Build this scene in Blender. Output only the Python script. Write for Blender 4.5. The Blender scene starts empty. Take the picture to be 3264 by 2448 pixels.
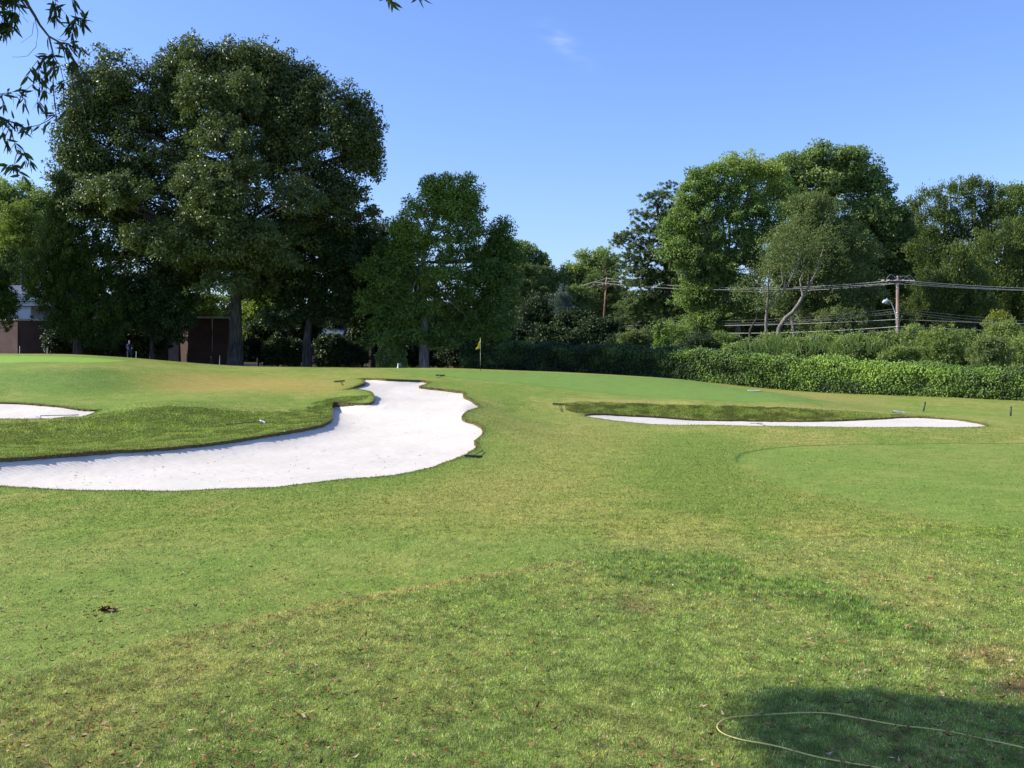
import bpy, math, random
import numpy as np
from mathutils import Vector
R = math.radians
rng = np.random.default_rng(7)
random.seed(7)
scn = bpy.context.scene
COL = scn.collection

# ------------------------------------------------------------------ camera
F, CU, VH, ZC = 1010.0, 512.0, 347.0, 3.6      # focal length in pixels, image centre column, horizon row, eye height
cam_d = bpy.data.cameras.new('camera')
cam_d.lens = 36.0 * F / 1024.0
cam_d.sensor_width = 36.0
cam_d.shift_y = -(384.0 - VH) / 1024.0
cam_d.clip_start = 0.1
cam_d.clip_end = 6000
cam = bpy.data.objects.new('camera', cam_d)
COL.objects.link(cam)
cam.location = (0, 0, ZC)
cam.rotation_euler = (R(90), 0, 0)
scn.camera = cam

# ------------------------------------------------------------------ sky, sun, exposure
SUN_EL, SUN_AZ = 35.0, -89.0                    # azimuth from +Y towards +X: the sun stands to the left
world = bpy.data.worlds.new('World')
scn.world = world
world.use_nodes = True
wn, wl = world.node_tree.nodes, world.node_tree.links
wn.clear()
w_out = wn.new('ShaderNodeOutputWorld')
w_bg = wn.new('ShaderNodeBackground')
w_sky = wn.new('ShaderNodeTexSky')
w_sky.sky_type = 'NISHITA'
w_sky.sun_disc = False
w_sky.sun_elevation = R(SUN_EL)
w_sky.sun_rotation = R(SUN_AZ)
w_sky.altitude = 0
w_sky.air_density = 1.05
w_sky.dust_density = 0.9
w_sky.ozone_density = 2.2
w_hs = wn.new('ShaderNodeHueSaturation')
w_hs.inputs['Saturation'].default_value = 1.0
w_bg.inputs['Strength'].default_value = 0.119
# a faint wisp of cirrus high in the sky, placed by direction
w_tc = wn.new('ShaderNodeTexCoord')
w_map = wn.new('ShaderNodeMapping'); w_map.vector_type = 'POINT'
def sky_wisp(u, v, ru, rv, ang, amount, prev, seed):
    d = Vector(((u - CU) / F, 1.0, (VH - v) / F)).normalized()
    right = d.cross(Vector((0, 0, 1))).normalized(); up = right.cross(d).normalized()
    a1 = right * math.cos(ang) + up * math.sin(ang); a2 = -right * math.sin(ang) + up * math.cos(ang)
    def dot(vec):
        n = wn.new('ShaderNodeVectorMath'); n.operation = 'DOT_PRODUCT'
        wl.new(w_tc.outputs['Generated'], n.inputs[0]); n.inputs[1].default_value = vec
        return n.outputs['Value']
    def mth(op, a, b=None):
        n = wn.new('ShaderNodeMath'); n.operation = op
        for i, s in enumerate((a, b)):
            if s is None: continue
            if isinstance(s, (int, float)): n.inputs[i].default_value = s
            else: wl.new(s, n.inputs[i])
        return n.outputs[0]
    noi = wn.new('ShaderNodeTexNoise'); noi.inputs['Scale'].default_value = 38; noi.inputs['Detail'].default_value = 6
    mp = wn.new('ShaderNodeMapping'); mp.inputs['Location'].default_value = (seed, 0, 0); mp.inputs['Rotation'].default_value = (0, -ang, 0)
    mp.inputs['Scale'].default_value = (0.6, 1, 2.2)
    wl.new(w_tc.outputs['Generated'], mp.inputs[0]); wl.new(mp.outputs[0], noi.inputs['Vector'])
    p = mth('DIVIDE', dot(a1), ru / F); q = mth('DIVIDE', dot(a2), rv / F)
    r2 = mth('ADD', mth('MULTIPLY', p, p), mth('MULTIPLY', q, q))
    fall = mth('POWER', 2.718, mth('MULTIPLY', r2, -1.0))
    front = mth('GREATER_THAN', dot(d), 0.5)
    nz = mth('MAXIMUM', mth('SUBTRACT', noi.outputs['Fac'], 0.38), 0.0)
    fac = mth('MULTIPLY', mth('MULTIPLY', mth('MULTIPLY', fall, nz), front), amount)
    mx = wn.new('ShaderNodeMix'); mx.data_type = 'RGBA'
    wl.new(fac, mx.inputs[0]); wl.new(prev, mx.inputs[6]); mx.inputs[7].default_value = (7.5, 7.8, 8.2, 1)
    return mx.outputs[2]
w_wb = wn.new('ShaderNodeMix'); w_wb.data_type = 'RGBA'; w_wb.blend_type = 'MULTIPLY'; w_wb.inputs[0].default_value = 1.0
wl.new(w_sky.outputs[0], w_wb.inputs[6]); w_wb.inputs[7].default_value = (0.80, 0.94, 1.36, 1)      # the camera's daylight balance
wl.new(w_wb.outputs[2], w_hs.inputs['Color'])
col_out = sky_wisp(562, 42, 26, 8, R(-38), 0.7, w_hs.outputs[0], 0.0)
wl.new(col_out, w_bg.inputs['Color'])
wl.new(w_bg.outputs[0], w_out.inputs[0])

sun_d = bpy.data.lights.new('sun', 'SUN')
sun_d.energy = 5.0
sun_d.angle = R(0.53)
sun_d.color = (1.0, 0.955, 0.88)
sun = bpy.data.objects.new('sun', sun_d)
COL.objects.link(sun)
sd = Vector((math.cos(R(SUN_EL)) * math.sin(R(SUN_AZ)), math.cos(R(SUN_EL)) * math.cos(R(SUN_AZ)), math.sin(R(SUN_EL))))
sun.rotation_euler = (-sd).to_track_quat('-Z', 'Y').to_euler()
sun.location = (-60, 0, 60)

scn.view_settings.view_transform = 'Standard'
scn.view_settings.look = 'None'
scn.view_settings.exposure = 0.56
scn.view_settings.gamma = 1.0
scn.render.engine = 'CYCLES'
scn.cycles.use_denoising = True
scn.cycles.max_bounces = 6
scn.cycles.diffuse_bounces = 3
scn.cycles.glossy_bounces = 2
scn.cycles.transmission_bounces = 3
scn.cycles.caustics_reflective = False
scn.cycles.caustics_refractive = False

# ------------------------------------------------------------------ helpers: naming
def tag(o, label=None, cat=None, group=None, kind=None):
    if label: o['label'] = label
    if cat: o['category'] = cat
    if group: o['group'] = group
    if kind: o['kind'] = kind
    return o
def empty(name, loc, label, cat, group=None, rz=0.0):
    o = bpy.data.objects.new(name, None)
    o.empty_display_size = 0.3
    COL.objects.link(o)
    o.location = loc; o.rotation_euler = (0, 0, rz)
    return tag(o, label, cat, group)

# ------------------------------------------------------------------ helpers: meshes
def mesh_np(name, verts, quads=None, tris=None, mat=None, parent=None, origin=None, attrs=None, smooth=False):
    """One mesh object from numpy arrays; origin is subtracted so the children of a thing sit in its own frame."""
    verts = np.asarray(verts, dtype=np.float32)
    if origin is not None: verts = verts - np.asarray(origin, dtype=np.float32)
    me = bpy.data.meshes.new(name)
    me.vertices.add(len(verts))
    me.vertices.foreach_set('co', verts.ravel())
    nq = 0 if quads is None else len(quads); nt = 0 if tris is None else len(tris)
    idx = []
    if nq: idx.append(np.asarray(quads, dtype=np.int32).ravel())
    if nt: idx.append(np.asarray(tris, dtype=np.int32).ravel())
    idx = np.concatenate(idx)
    me.loops.add(len(idx)); me.loops.foreach_set('vertex_index', idx)
    me.polygons.add(nq + nt)
    ls = np.concatenate([np.arange(nq, dtype=np.int32) * 4, nq * 4 + np.arange(nt, dtype=np.int32) * 3])
    me.polygons.foreach_set('loop_start', ls)
    me.update(calc_edges=True)
    me.polygons.foreach_set('use_smooth', np.full(nq + nt, bool(smooth)))
    for an, (typ, dom, arr) in (attrs or {}).items():
        a = me.attributes.new(an, typ, dom)
        a.data.foreach_set('value' if typ == 'FLOAT' else 'color', np.asarray(arr, dtype=np.float32).ravel())
    if mat: me.materials.append(mat)
    o = bpy.data.objects.new(name, me)
    COL.objects.link(o)
    if parent is not None: o.parent = parent
    elif origin is not None: o.location = tuple(float(c) for c in origin)
    return o

class MB:
    """Collects boxes, tubes and lathed shapes into one mesh."""
    def __init__(s): s.v = []; s.q = []; s.t = []; s.n = 0
    def add(s, v, q=None, t=None):
        v = np.asarray(v, dtype=float)
        if q is not None and len(q): s.q.append(np.asarray(q) + s.n)
        if t is not None and len(t): s.t.append(np.asarray(t) + s.n)
        s.v.append(v); s.n += len(v)
    def tube(s, pts, rad, n=8, cap=True):
        pts = np.asarray(pts, dtype=float); m = len(pts)
        rad = np.broadcast_to(np.asarray(rad, dtype=float), (m,))
        tan = np.gradient(pts, axis=0); tan /= np.linalg.norm(tan, axis=1)[:, None] + 1e-9
        ref = np.array([0.0, 0, 1]) if abs(tan[:, 2]).mean() < 0.9 else np.array([1.0, 0, 0])
        a = np.cross(tan, ref); a /= np.linalg.norm(a, axis=1)[:, None] + 1e-9
        b = np.cross(tan, a)
        th = np.arange(n) * 2 * np.pi / n
        ring = pts[:, None, :] + rad[:, None, None] * (np.cos(th)[None, :, None] * a[:, None, :] + np.sin(th)[None, :, None] * b[:, None, :])
        i = np.arange(m - 1)[:, None] * n; j = np.arange(n)[None, :]; j2 = (j + 1) % n
        q = np.stack([i + j, i + j2, i + n + j2, i + n + j], -1).reshape(-1, 4)
        v = ring.reshape(-1, 3); t = []
        if cap:
            v = np.vstack([v, pts[0], pts[-1]]); k = m * n
            t = [(k, (jj + 1) % n, jj) for jj in range(n)] + [(k + 1, (m - 1) * n + jj, (m - 1) * n + (jj + 1) % n) for jj in range(n)]
        s.add(v, q, t)
    def box(s, c, size, rz=0.0, bevel=0.0, rot=None):
        hx, hy, hz = [d / 2 for d in size]; b = min(bevel, hx * .9, hy * .9, hz * .9)
        if b <= 0:
            v = np.array([(x, y, z) for z in (-hz, hz) for x, y in ((-hx, -hy), (hx, -hy), (hx, hy), (-hx, hy))])
            q = [(3, 2, 1, 0), (4, 5, 6, 7), (0, 1, 5, 4), (1, 2, 6, 5), (2, 3, 7, 6), (3, 0, 4, 7)]; t = []
        else:
            lay = [(-hz, b), (-hz + b, 0), (hz - b, 0), (hz, b)]; v = []
            for z, k in lay:
                X, Y = hx - k, hy - k
                c0 = b if k == 0 else b * 0.4
                v += [(-X + c0, -Y, z), (X - c0, -Y, z), (X, -Y + c0, z), (X, Y - c0, z), (X - c0, Y, z), (-X + c0, Y, z), (-X, Y - c0, z), (-X, -Y + c0, z)]
            v = np.array(v); q = []
            for l in range(3):
                for j in range(8): q.append((l * 8 + j, l * 8 + (j + 1) % 8, l * 8 + 8 + (j + 1) % 8, l * 8 + 8 + j))
            q += [(0, 7, 6, 1), (1, 6, 5, 2), (2, 5, 4, 3)]
            o = 24; q += [(o, o + 1, o + 6, o + 7), (o + 1, o + 2, o + 5, o + 6), (o + 2, o + 3, o + 4, o + 5)]
            t = []
        if rot is not None: v = v @ np.array(rot).T
        cz, sz = math.cos(rz), math.sin(rz)
        v = v @ np.array([[cz, sz, 0], [-sz, cz, 0], [0, 0, 1]])
        s.add(v + np.array(c), q, t)
    def quad(s, a, b, c, d): s.add([a, b, c, d], [(0, 1, 2, 3)])
    def build(s, name, mat, parent=None, origin=None, smooth=False):
        v = np.vstack(s.v)
        return mesh_np(name, v, np.vstack(s.q) if s.q else None, np.vstack(s.t) if s.t else None, mat, parent, origin, None, smooth)

# ------------------------------------------------------------------ helpers: numpy noise
_perm = rng.random((256, 256))
def vnoise(x, y):
    xi = np.floor(x).astype(int); yi = np.floor(y).astype(int); fx = x - xi; fy = y - yi
    fx = fx * fx * (3 - 2 * fx); fy = fy * fy * (3 - 2 * fy)
    a = _perm[xi & 255, yi & 255]; b = _perm[(xi + 1) & 255, yi & 255]; c = _perm[xi & 255, (yi + 1) & 255]; d = _perm[(xi + 1) & 255, (yi + 1) & 255]
    return (a * (1 - fx) + b * fx) * (1 - fy) + (c * (1 - fx) + d * fx) * fy
def fbm(x, y, o=4, g=0.5):
    s = 0; a = 1; t = 0
    for k in range(o):
        s = s + a * vnoise(x * 2 ** k + 17.3 * k, y * 2 ** k + 9.1 * k); t += a; a *= g
    return s / t
def sstep(a, b, x):
    t = np.clip((x - a) / (b - a), 0, 1); return t * t * (3 - 2 * t)

# ------------------------------------------------------------------ terrain: a smooth surface through surveyed spot heights
def I(u, v, Y): return ((u - CU) / F * Y, Y, ZC - (v - VH) / F * Y)
def Iz(u, v, z):
    Y = (ZC - z) * F / (v - VH); return ((u - CU) / F * Y, Y, z)
B1 = [(-160, 489, -.05), (-60, 485, 0), (0, 485.5, 0), (60, 489, 0), (110, 490.5, 0), (165, 491, 0), (220, 490, 0), (270, 487.5, 0), (330, 481, 0), (380, 477, 0), (420, 470, 0), (452, 460, 0), (470, 452, .03), (476, 446, .1),
      (474, 441, .2), (481, 434, .35), (481.5, 428, .45), (476, 423, .52), (464, 419, .6), (462, 415.5, .66), (467, 411, .75), (478.5, 403, .95), (472, 400, 1.02), (464, 396.5, 1.1), (463, 392, 1.18), (455, 391, 1.2), (440, 389, 1.28), (421, 387, 1.36), (421, 385.5, 1.42),
      (429, 382.5, 1.5), (420, 380.5, 1.58), (405, 379.3, 1.68), (385, 379, 1.72), (366, 377.2, 1.75), (359, 378.8, 1.68), (365, 383, 1.55), (354, 386.6, 1.43), (347, 388, 1.40), (356, 388.6, 1.36), (369, 392.5, 1.22), (374, 397, 1.1), (371, 400.5, 1.0), (355, 403.5, .85),
      (334, 405.5, .72), (333, 411, .58), (332, 418, .50), (327, 422, .46), (319, 425.5, .42), (268, 434.5, .36), (185, 444.5, .32), (93, 452, .30), (0, 459, .30), (-80, 465, .28), (-160, 470, .26)]
B2 = [(-70, 418, .62), (0, 419, .66), (45, 418.6, .68), (66, 416.8, .70), (86, 415.5, .73), (98.5, 410.3, .8), (90, 408.4, .88), (60, 406.3, .93), (30, 403.5, 1.0), (0, 402.5, 1.03), (-70, 401, 1.1)]
B3 = [(585, 415.5, .30), (600, 419, .19), (639, 423, .04), (700, 424.8, 0), (764, 426, 0), (850, 427.3, 0), (920, 427.5, 0), (975, 427.3, 0), (986, 425.2, .02), (970, 421.3, .05), (950, 418.8, .07), (925, 417.2, .08), (900, 417.2, .06), (880, 418.5, .03),
      (833, 420.6, -.02), (790, 421, -.04), (760, 420.6, -.05), (720, 419.9, -.03), (694, 419.3, -.01), (655, 416.8, .13), (620, 415.2, .22), (598, 413.8, .33)]
ctrl = [Iz(*p) for p in B1[::2]] + [Iz(*p) for p in B2] + [Iz(*p) for p in B3]
ctrl += [(x, y, 0.0) for x, y in ((-22, -10), (0, -10), (22, -10), (-14, 3), (0, 3), (14, 3), (-9, 12), (0, 12), (10, 12), (-14, 19), (0, 20), (9, 20), (18, 24), (4, 29), (14, 32), (27, 34), (34, 44), (46, 40), (-26, 20), (-40, 26))]
ctrl += [Iz(u, v, z) for u, v, z in ((530, 430, .1), (510, 412, .5), (600, 442, 0), (760, 446, 0), (930, 446, 0))]
for p in ((0, 421.5, 40.4), (-80, 424, 39.5), (60, 419.8, 41.6), (100, 413, 43), (133, 404.5, 44.3), (170, 404.5, 44.3), (205, 406, 45), (265, 410, 46.2), (301, 408.5, 47.6), (323, 400.5, 50.3), (345, 393, 52), (350, 390, 54),
          (0, 440, 37.6), (93, 436, 39.2), (133, 428, 40.2), (185, 428, 41.2), (265, 422, 43.2),
          (200, 397, 50), (120, 400, 49), (250, 391, 54), (300, 381, 60), (200, 382, 60), (130, 388, 55), (250, 370.5, 70), (200, 367, 74), (300, 368, 74), (350, 375, 66), (400, 370.5, 70),
          (0, 397, 50), (0, 385, 53), (60, 385, 53), (60, 367, 58.5), (0, 369, 58.5), (110, 373, 58.5), (60, 360, 66), (0, 360, 66), (-70, 368, 58), (-70, 360, 66), (0, 353.8, 75), (60, 354, 75), (-70, 353.5, 75), (100, 356, 75), (130, 358, 75), (160, 361.3, 75), (190, 364, 76),
          (520, 395, 55), (560, 402.5, 51.5), (520, 384, 62), (600, 390, 60), (700, 395, 58), (780, 399, 56.5), (445, 368.3, 72), (500, 370.3, 72), (555, 372, 72), (620, 375.3, 71.5), (694, 380.7, 70), (722, 385, 68.5),
          (760, 391, 71), (820, 395, 67), (950, 401, 64), (1024, 404, 62), (1120, 409, 60), (900, 411.5, 56), (850, 404.5, 59), (980, 412, 55.5), (1100, 416, 54), (1040, 430, 44),
          (640, 402.6, 52.1), (740, 406, 51.9), (820, 410, 51.6), (890, 413.6, 52.0), (600, 398.8, 54.6), (660, 400.5, 54.6), (740, 403.3, 54.4), (820, 406.8, 53.8), (572, 402.2, 51.6), (600, 401.5, 52.2), (694, 404, 52), (787, 408, 51.6), (860, 412, 51.8), (917, 415.2, 52.6)):
    ctrl.append(I(*p))
for p in ((60, 76, 86, .25), (-70, 76, 86, .25), (160, 76, 86, .2), (250, 74, 86, .1), (350, 74, 86, .1), (445, 72, 83, .45), (555, 72, 83, .5), (694, 70, 82, .35)):
    x, y = (p[0] - CU) / F * p[2], p[2]
    base = {60: 3.1, -70: 3.1, 160: 2.55, 250: 2.1, 350: 2.0, 445: 2.05, 555: 1.8, 694: 1.25}[p[0]]
    ctrl.append((x, y, base - p[3]))
for x, y, z in ((20, 84, .55), (30, 76, .25), (40, 66, .0), (48, 54, 0), (-50, 60, 2.2), (-50, 84, 2.6), (-40, 44, .9)): ctrl.append((x, y, z))
ctrl = np.array(ctrl, dtype=float)
# drop near-duplicates
keep = []
for i, p in enumerate(ctrl):
    if all(np.hypot(*(p[:2] - ctrl[j][:2])) > 0.45 for j in keep): keep.append(i)
ctrl = ctrl[keep]
def _phi(r2): return 0.5 * r2 * np.log(r2 + 1e-9)
_n = len(ctrl)
_d2 = ((ctrl[:, None, :2] - ctrl[None, :, :2]) ** 2).sum(-1)
_A = np.zeros((_n + 3, _n + 3))
_A[:_n, :_n] = _phi(_d2) + np.eye(_n) * 0.08
_A[:_n, _n] = 1; _A[:_n, _n + 1:] = ctrl[:, :2]; _A[_n, :_n] = 1; _A[_n + 1:, :_n] = ctrl[:, :2].T
_w = np.linalg.solve(_A, np.concatenate([ctrl[:, 2], [0, 0, 0]]))
def ground_z(x, y):
    x = np.asarray(x, float); y = np.asarray(y, float); sh = x.shape
    x = x.ravel(); y = y.ravel(); out = np.empty(len(x))
    for k in range(0, len(x), 40000):
        xs, ys = x[k:k + 40000], y[k:k + 40000]
        r2 = (xs[:, None] - ctrl[None, :, 0]) ** 2 + (ys[:, None] - ctrl[None, :, 1]) ** 2
        out[k:k + 40000] = _phi(r2) @ _w[:_n] + _w[_n] + _w[_n + 1] * xs + _w[_n + 2] * ys
    far = 0.75 - 0.75 * np.tanh(x / 28.0)
    m = sstep(84, 94, y) + sstep(40, 58, np.abs(x)) + sstep(0, -8, y)
    m = np.clip(m, 0, 1)
    near_flat = np.where(y < 50, 0.0, far * sstep(50, 80, y))
    out = out * (1 - m) + np.where(y > 84, far, near_flat) * m
    out = out + 0.035 * (fbm(x / 2.3, y / 2.3, 3) - 0.5) * 2 * sstep(75, 60, y)
    return out.reshape(sh)
def hits(uv):
    """Where the sight lines through picture points meet the ground."""
    uv = np.asarray(uv, float).reshape(-1, 2)
    Y = np.geomspace(6, 120, 900)
    X = (uv[:, 0:1] - CU) / F * Y[None]; Z = ZC - (uv[:, 1:2] - VH) / F * Y[None]
    G = ground_z(X, np.broadcast_to(Y[None], X.shape))
    below = Z < G
    k = np.where(below.any(1), below.argmax(1), len(Y) - 1)
    k = np.maximum(k, 1); i = np.arange(len(uv))
    d0 = (Z - G)[i, k - 1]; d1 = (Z - G)[i, k]
    t = np.clip(d0 / (d0 - d1 + 1e-9), 0, 1)
    y = Y[k - 1] + t * (Y[k] - Y[k - 1]); x = (uv[:, 0] - CU) / F * y
    return np.stack([x, y, ground_z(x, y)], 1)
def at(u, v, Y): return np.array(I(u, v, Y))
def gpos(x, y): return (float(x), float(y), float(ground_z(np.array([x]), np.array([y]))[0]))

def catmull(P, per=0.15, closed=True):
    P = np.asarray(P, float); n = len(P); out = []
    rngi = range(n) if closed else range(n - 1)
    for i in rngi:
        p0, p1, p2, p3 = (P[(i - 1) % n], P[i], P[(i + 1) % n], P[(i + 2) % n]) if closed else (P[max(i - 1, 0)], P[i], P[i + 1], P[min(i + 2, n - 1)])
        m = max(1, int(np.linalg.norm(p2[:2] - p1[:2]) / per))
        t = (np.arange(m) / m)[:, None]
        out.append(0.5 * ((2 * p1) + (p2 - p0) * t + (2 * p0 - 5 * p1 + 4 * p2 - p3) * t * t + (3 * p1 - p0 - 3 * p2 + p3) * t ** 3))
    if not closed: out.append(P[-1:])
    return np.vstack(out)
def sdf(x, y, poly):
    """Signed distance to a closed polygon, negative inside; 9 m away at most."""
    x = np.asarray(x, float).ravel(); y = np.asarray(y, float).ravel()
    lo = poly.min(0) - 9; hi = poly.max(0) + 9
    out = np.full(len(x), 9.0)
    idx = np.where((x > lo[0]) & (x < hi[0]) & (y > lo[1]) & (y < hi[1]))[0]
    a = poly; b = np.roll(poly, -1, 0)
    for k in range(0, len(idx), 20000):
        ii = idx[k:k + 20000]; px = x[ii][:, None]; py = y[ii][:, None]
        ex = (b[:, 0] - a[:, 0])[None]; ey = (b[:, 1] - a[:, 1])[None]; wx = px - a[None, :, 0]; wy = py - a[None, :, 1]
        t = np.clip((wx * ex + wy * ey) / (ex * ex + ey * ey + 1e-12), 0, 1)
        d = np.sqrt(((wx - ex * t) ** 2 + (wy - ey * t) ** 2).min(1))
        c = ((a[None, :, 1] <= py) != (b[None, :, 1] <= py)) & (px < a[None, :, 0] + (py - a[None, :, 1]) * ex / (ey + 1e-12))
        out[ii] = np.where(c.sum(1) % 2 == 1, -d, d)
    return out
bunkers = []
for nm, B, lip, bowl in (('large', B1, .10, .16), ('left', B2, .07, .08), ('right', B3, .05, .05)):
    P = np.array([Iz(*p)[:2] for p in B])
    L = catmull(P, 0.16)
    s = np.cumsum(np.r_[0, np.hypot(*np.diff(L, axis=0).T)])
    L = L + 0.05 * np.stack([fbm(s * 1.3, s * 0 + 3, 3) - .5, fbm(s * 1.3, s * 0 + 40, 3) - .5], 1) * 2
    bunkers.append((nm, L, lip, bowl))

# ------------------------------------------------------------------ materials
def new_mat(name):
    m = bpy.data.materials.new(name); m.use_nodes = True
    nt = m.node_tree; nt.nodes.clear()
    out = nt.nodes.new('ShaderNodeOutputMaterial')
    return m, nt.nodes, nt.links, out
def principled(n, col=None, rough=0.8, spec=0.3, metal=0.0):
    p = n.new('ShaderNodeBsdfPrincipled')
    if col is not None: p.inputs['Base Color'].default_value = (*col, 1)
    p.inputs['Roughness'].default_value = rough
    p.inputs['Specular IOR Level'].default_value = spec
    p.inputs['Metallic'].default_value = metal
    return p
def noise_node(n, l, scale, detail=4, coord='Object', vec=None, stretch=None):
    tx = n.new('ShaderNodeTexNoise'); tx.inputs['Scale'].default_value = scale; tx.inputs['Detail'].default_value = detail
    if vec is None:
        tc = n.new('ShaderNodeTexCoord'); vec = tc.outputs[coord]
    if stretch:
        mp = n.new('ShaderNodeMapping'); mp.inputs['Scale'].default_value = stretch
        l.new(vec, mp.inputs[0]); vec = mp.outputs[0]
    l.new(vec, tx.inputs['Vector'])
    return tx
def ramp(n, l, src, stops):
    r = n.new('ShaderNodeValToRGB'); e = r.color_ramp.elements
    while len(e) < len(stops): e.new(0.5)
    for k, (p, c) in enumerate(stops): e[k].position = p; e[k].color = (*c, 1)
    l.new(src, r.inputs[0]); return r
def bump(n, l, h, strength, dist, normal=None):
    b = n.new('ShaderNodeBump'); b.inputs['Strength'].default_value = strength; b.inputs['Distance'].default_value = dist
    l.new(h, b.inputs['Height'])
    if normal: l.new(normal, b.inputs['Normal'])
    return b
def flat_mat(name, col, rough=0.6, spec=0.3, metal=0.0, var=0.15, scale=8.0, bmp=0.0):
    m, n, l, out = new_mat(name)
    nz = noise_node(n, l, scale, 5)
    r = ramp(n, l, nz.outputs['Fac'], [(0.3, tuple(c * (1 - var) for c in col)), (0.7, tuple(min(1, c * (1 + var)) for c in col))])
    p = principled(n, None, rough, spec, metal)
    l.new(r.outputs[0], p.inputs['Base Color'])
    if bmp: l.new(bump(n, l, nz.outputs['Fac'], 0.6, bmp).outputs[0], p.inputs['Normal'])
    l.new(p.outputs[0], out.inputs[0]); return m
def mul_color(n, l, a, b, fac=1.0):
    mx = n.new('ShaderNodeMix'); mx.data_type = 'RGBA'; mx.blend_type = 'MULTIPLY'; mx.inputs[0].default_value = fac
    l.new(a, mx.inputs[6]); l.new(b, mx.inputs[7]); return mx.outputs[2]

def turf_material():
    m, n, l, out = new_mat('turf')
    at_ = n.new('ShaderNodeAttribute'); at_.attribute_name = 'turf'
    rg = n.new('ShaderNodeAttribute'); rg.attribute_name = 'roughness_of_cut'
    fine = noise_node(n, l, 9.0, 8, stretch=(1, 0.55, 1))
    fine2 = noise_node(n, l, 40.0, 5)
    r1 = ramp(n, l, fine.outputs['Fac'], [(0.3, (0.66, 0.70, 0.66)), (0.52, (1, 1, 1)), (0.72, (1.25, 1.2, 1.15))])
    r2 = ramp(n, l, fine2.outputs['Fac'], [(0.32, (0.7, 0.72, 0.7)), (0.6, (1.12, 1.1, 1.1))])
    mxr = n.new('ShaderNodeMix'); mxr.data_type = 'RGBA'
    l.new(rg.outputs['Fac'], mxr.inputs[0]); mxr.inputs[6].default_value = (1, 1, 1, 1)
    l.new(mul_color(n, l, r1.outputs[0], r2.outputs[0]), mxr.inputs[7])
    p = principled(n, None, 0.85, 0.12)
    l.new(mul_color(n, l, at_.outputs['Color'], mxr.outputs[2]), p.inputs['Base Color'])
    b1 = n.new('ShaderNodeBump'); b1.inputs['Distance'].default_value = 0.06
    l.new(rg.outputs['Fac'], b1.inputs['Strength']); l.new(fine.outputs['Fac'], b1.inputs['Height'])
    b2 = bump(n, l, fine2.outputs['Fac'], 0.5, 0.012, b1.outputs[0])
    l.new(b2.outputs[0], p.inputs['Normal'])
    l.new(p.outputs[0], out.inputs[0]); return m
def blade_material():
    m, n, l, out = new_mat('grass_blade')
    a = n.new('ShaderNodeAttribute'); a.attribute_name = 'turf'
    p = principled(n, None, 0.7, 0.1); l.new(a.outputs['Color'], p.inputs['Base Color'])
    t = n.new('ShaderNodeBsdfTranslucent'); l.new(a.outputs['Color'], t.inputs['Color'])
    mx = n.new('ShaderNodeMixShader'); mx.inputs[0].default_value = 0.35
    l.new(p.outputs[0], mx.inputs[1]); l.new(t.outputs[0], mx.inputs[2]); l.new(mx.outputs[0], out.inputs[0]); return m
def sand_material():
    m, n, l, out = new_mat('bunker_sand_white')
    big = noise_node(n, l, 0.5, 4); fine = noise_node(n, l, 55, 4)
    foot = n.new('ShaderNodeTexVoronoi'); foot.inputs['Scale'].default_value = 3.2
    tc = n.new('ShaderNodeTexCoord'); l.new(tc.outputs['Object'], foot.inputs['Vector'])
    wv = n.new('ShaderNodeTexWave'); wv.inputs['Scale'].default_value = 3.4; wv.inputs['Distortion'].default_value = 2.5; wv.inputs['Detail'].default_value = 2; wv.inputs['Detail Scale'].default_value = 0.25
    mp = n.new('ShaderNodeMapping'); mp.inputs['Rotation'].default_value = (0, 0, R(35)); l.new(tc.outputs['Object'], mp.inputs[0]); l.new(mp.outputs[0], wv.inputs['Vector'])
    r = ramp(n, l, big.outputs['Fac'], [(0.3, (0.60, 0.542, 0.452)), (0.7, (0.66, 0.602, 0.51))])
    r2 = ramp(n, l, fine.outputs['Fac'], [(0.3, (0.90, 0.89, 0.87)), (0.6, (1, 1, 1))])
    p = principled(n, None, 0.9, 0.1); l.new(mul_color(n, l, r.outputs[0], r2.outputs[0]), p.inputs['Base Color'])
    b0 = bump(n, l, foot.outputs['Distance'], 0.25, 0.04)
    b1 = bump(n, l, wv.outputs['Fac'], 0.5, 0.02, b0.outputs[0]); b2 = bump(n, l, fine.outputs['Fac'], 0.4, 0.012, b1.outputs[0])
    l.new(b2.outputs[0], p.inputs['Normal']); l.new(p.outputs[0], out.inputs[0]); return m
def bark_material(name, c1, c2, scale=3.0, bd=0.03):
    m, n, l, out = new_mat(name)
    nz = noise_node(n, l, scale, 8, stretch=(3, 3, 0.5))
    big = noise_node(n, l, 0.8, 3)
    r = ramp(n, l, nz.outputs['Fac'], [(0.35, c1), (0.65, c2)])
    rb = ramp(n, l, big.outputs['Fac'], [(0.3, (0.7, 0.7, 0.7)), (0.7, (1.2, 1.2, 1.15))])
    p = principled(n, None, 0.9, 0.15); l.new(mul_color(n, l, r.outputs[0], rb.outputs[0]), p.inputs['Base Color'])
    l.new(bump(n, l, nz.outputs['Fac'], 0.9, bd).outputs[0], p.inputs['Normal'])
    l.new(p.outputs[0], out.inputs[0]); return m
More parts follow.
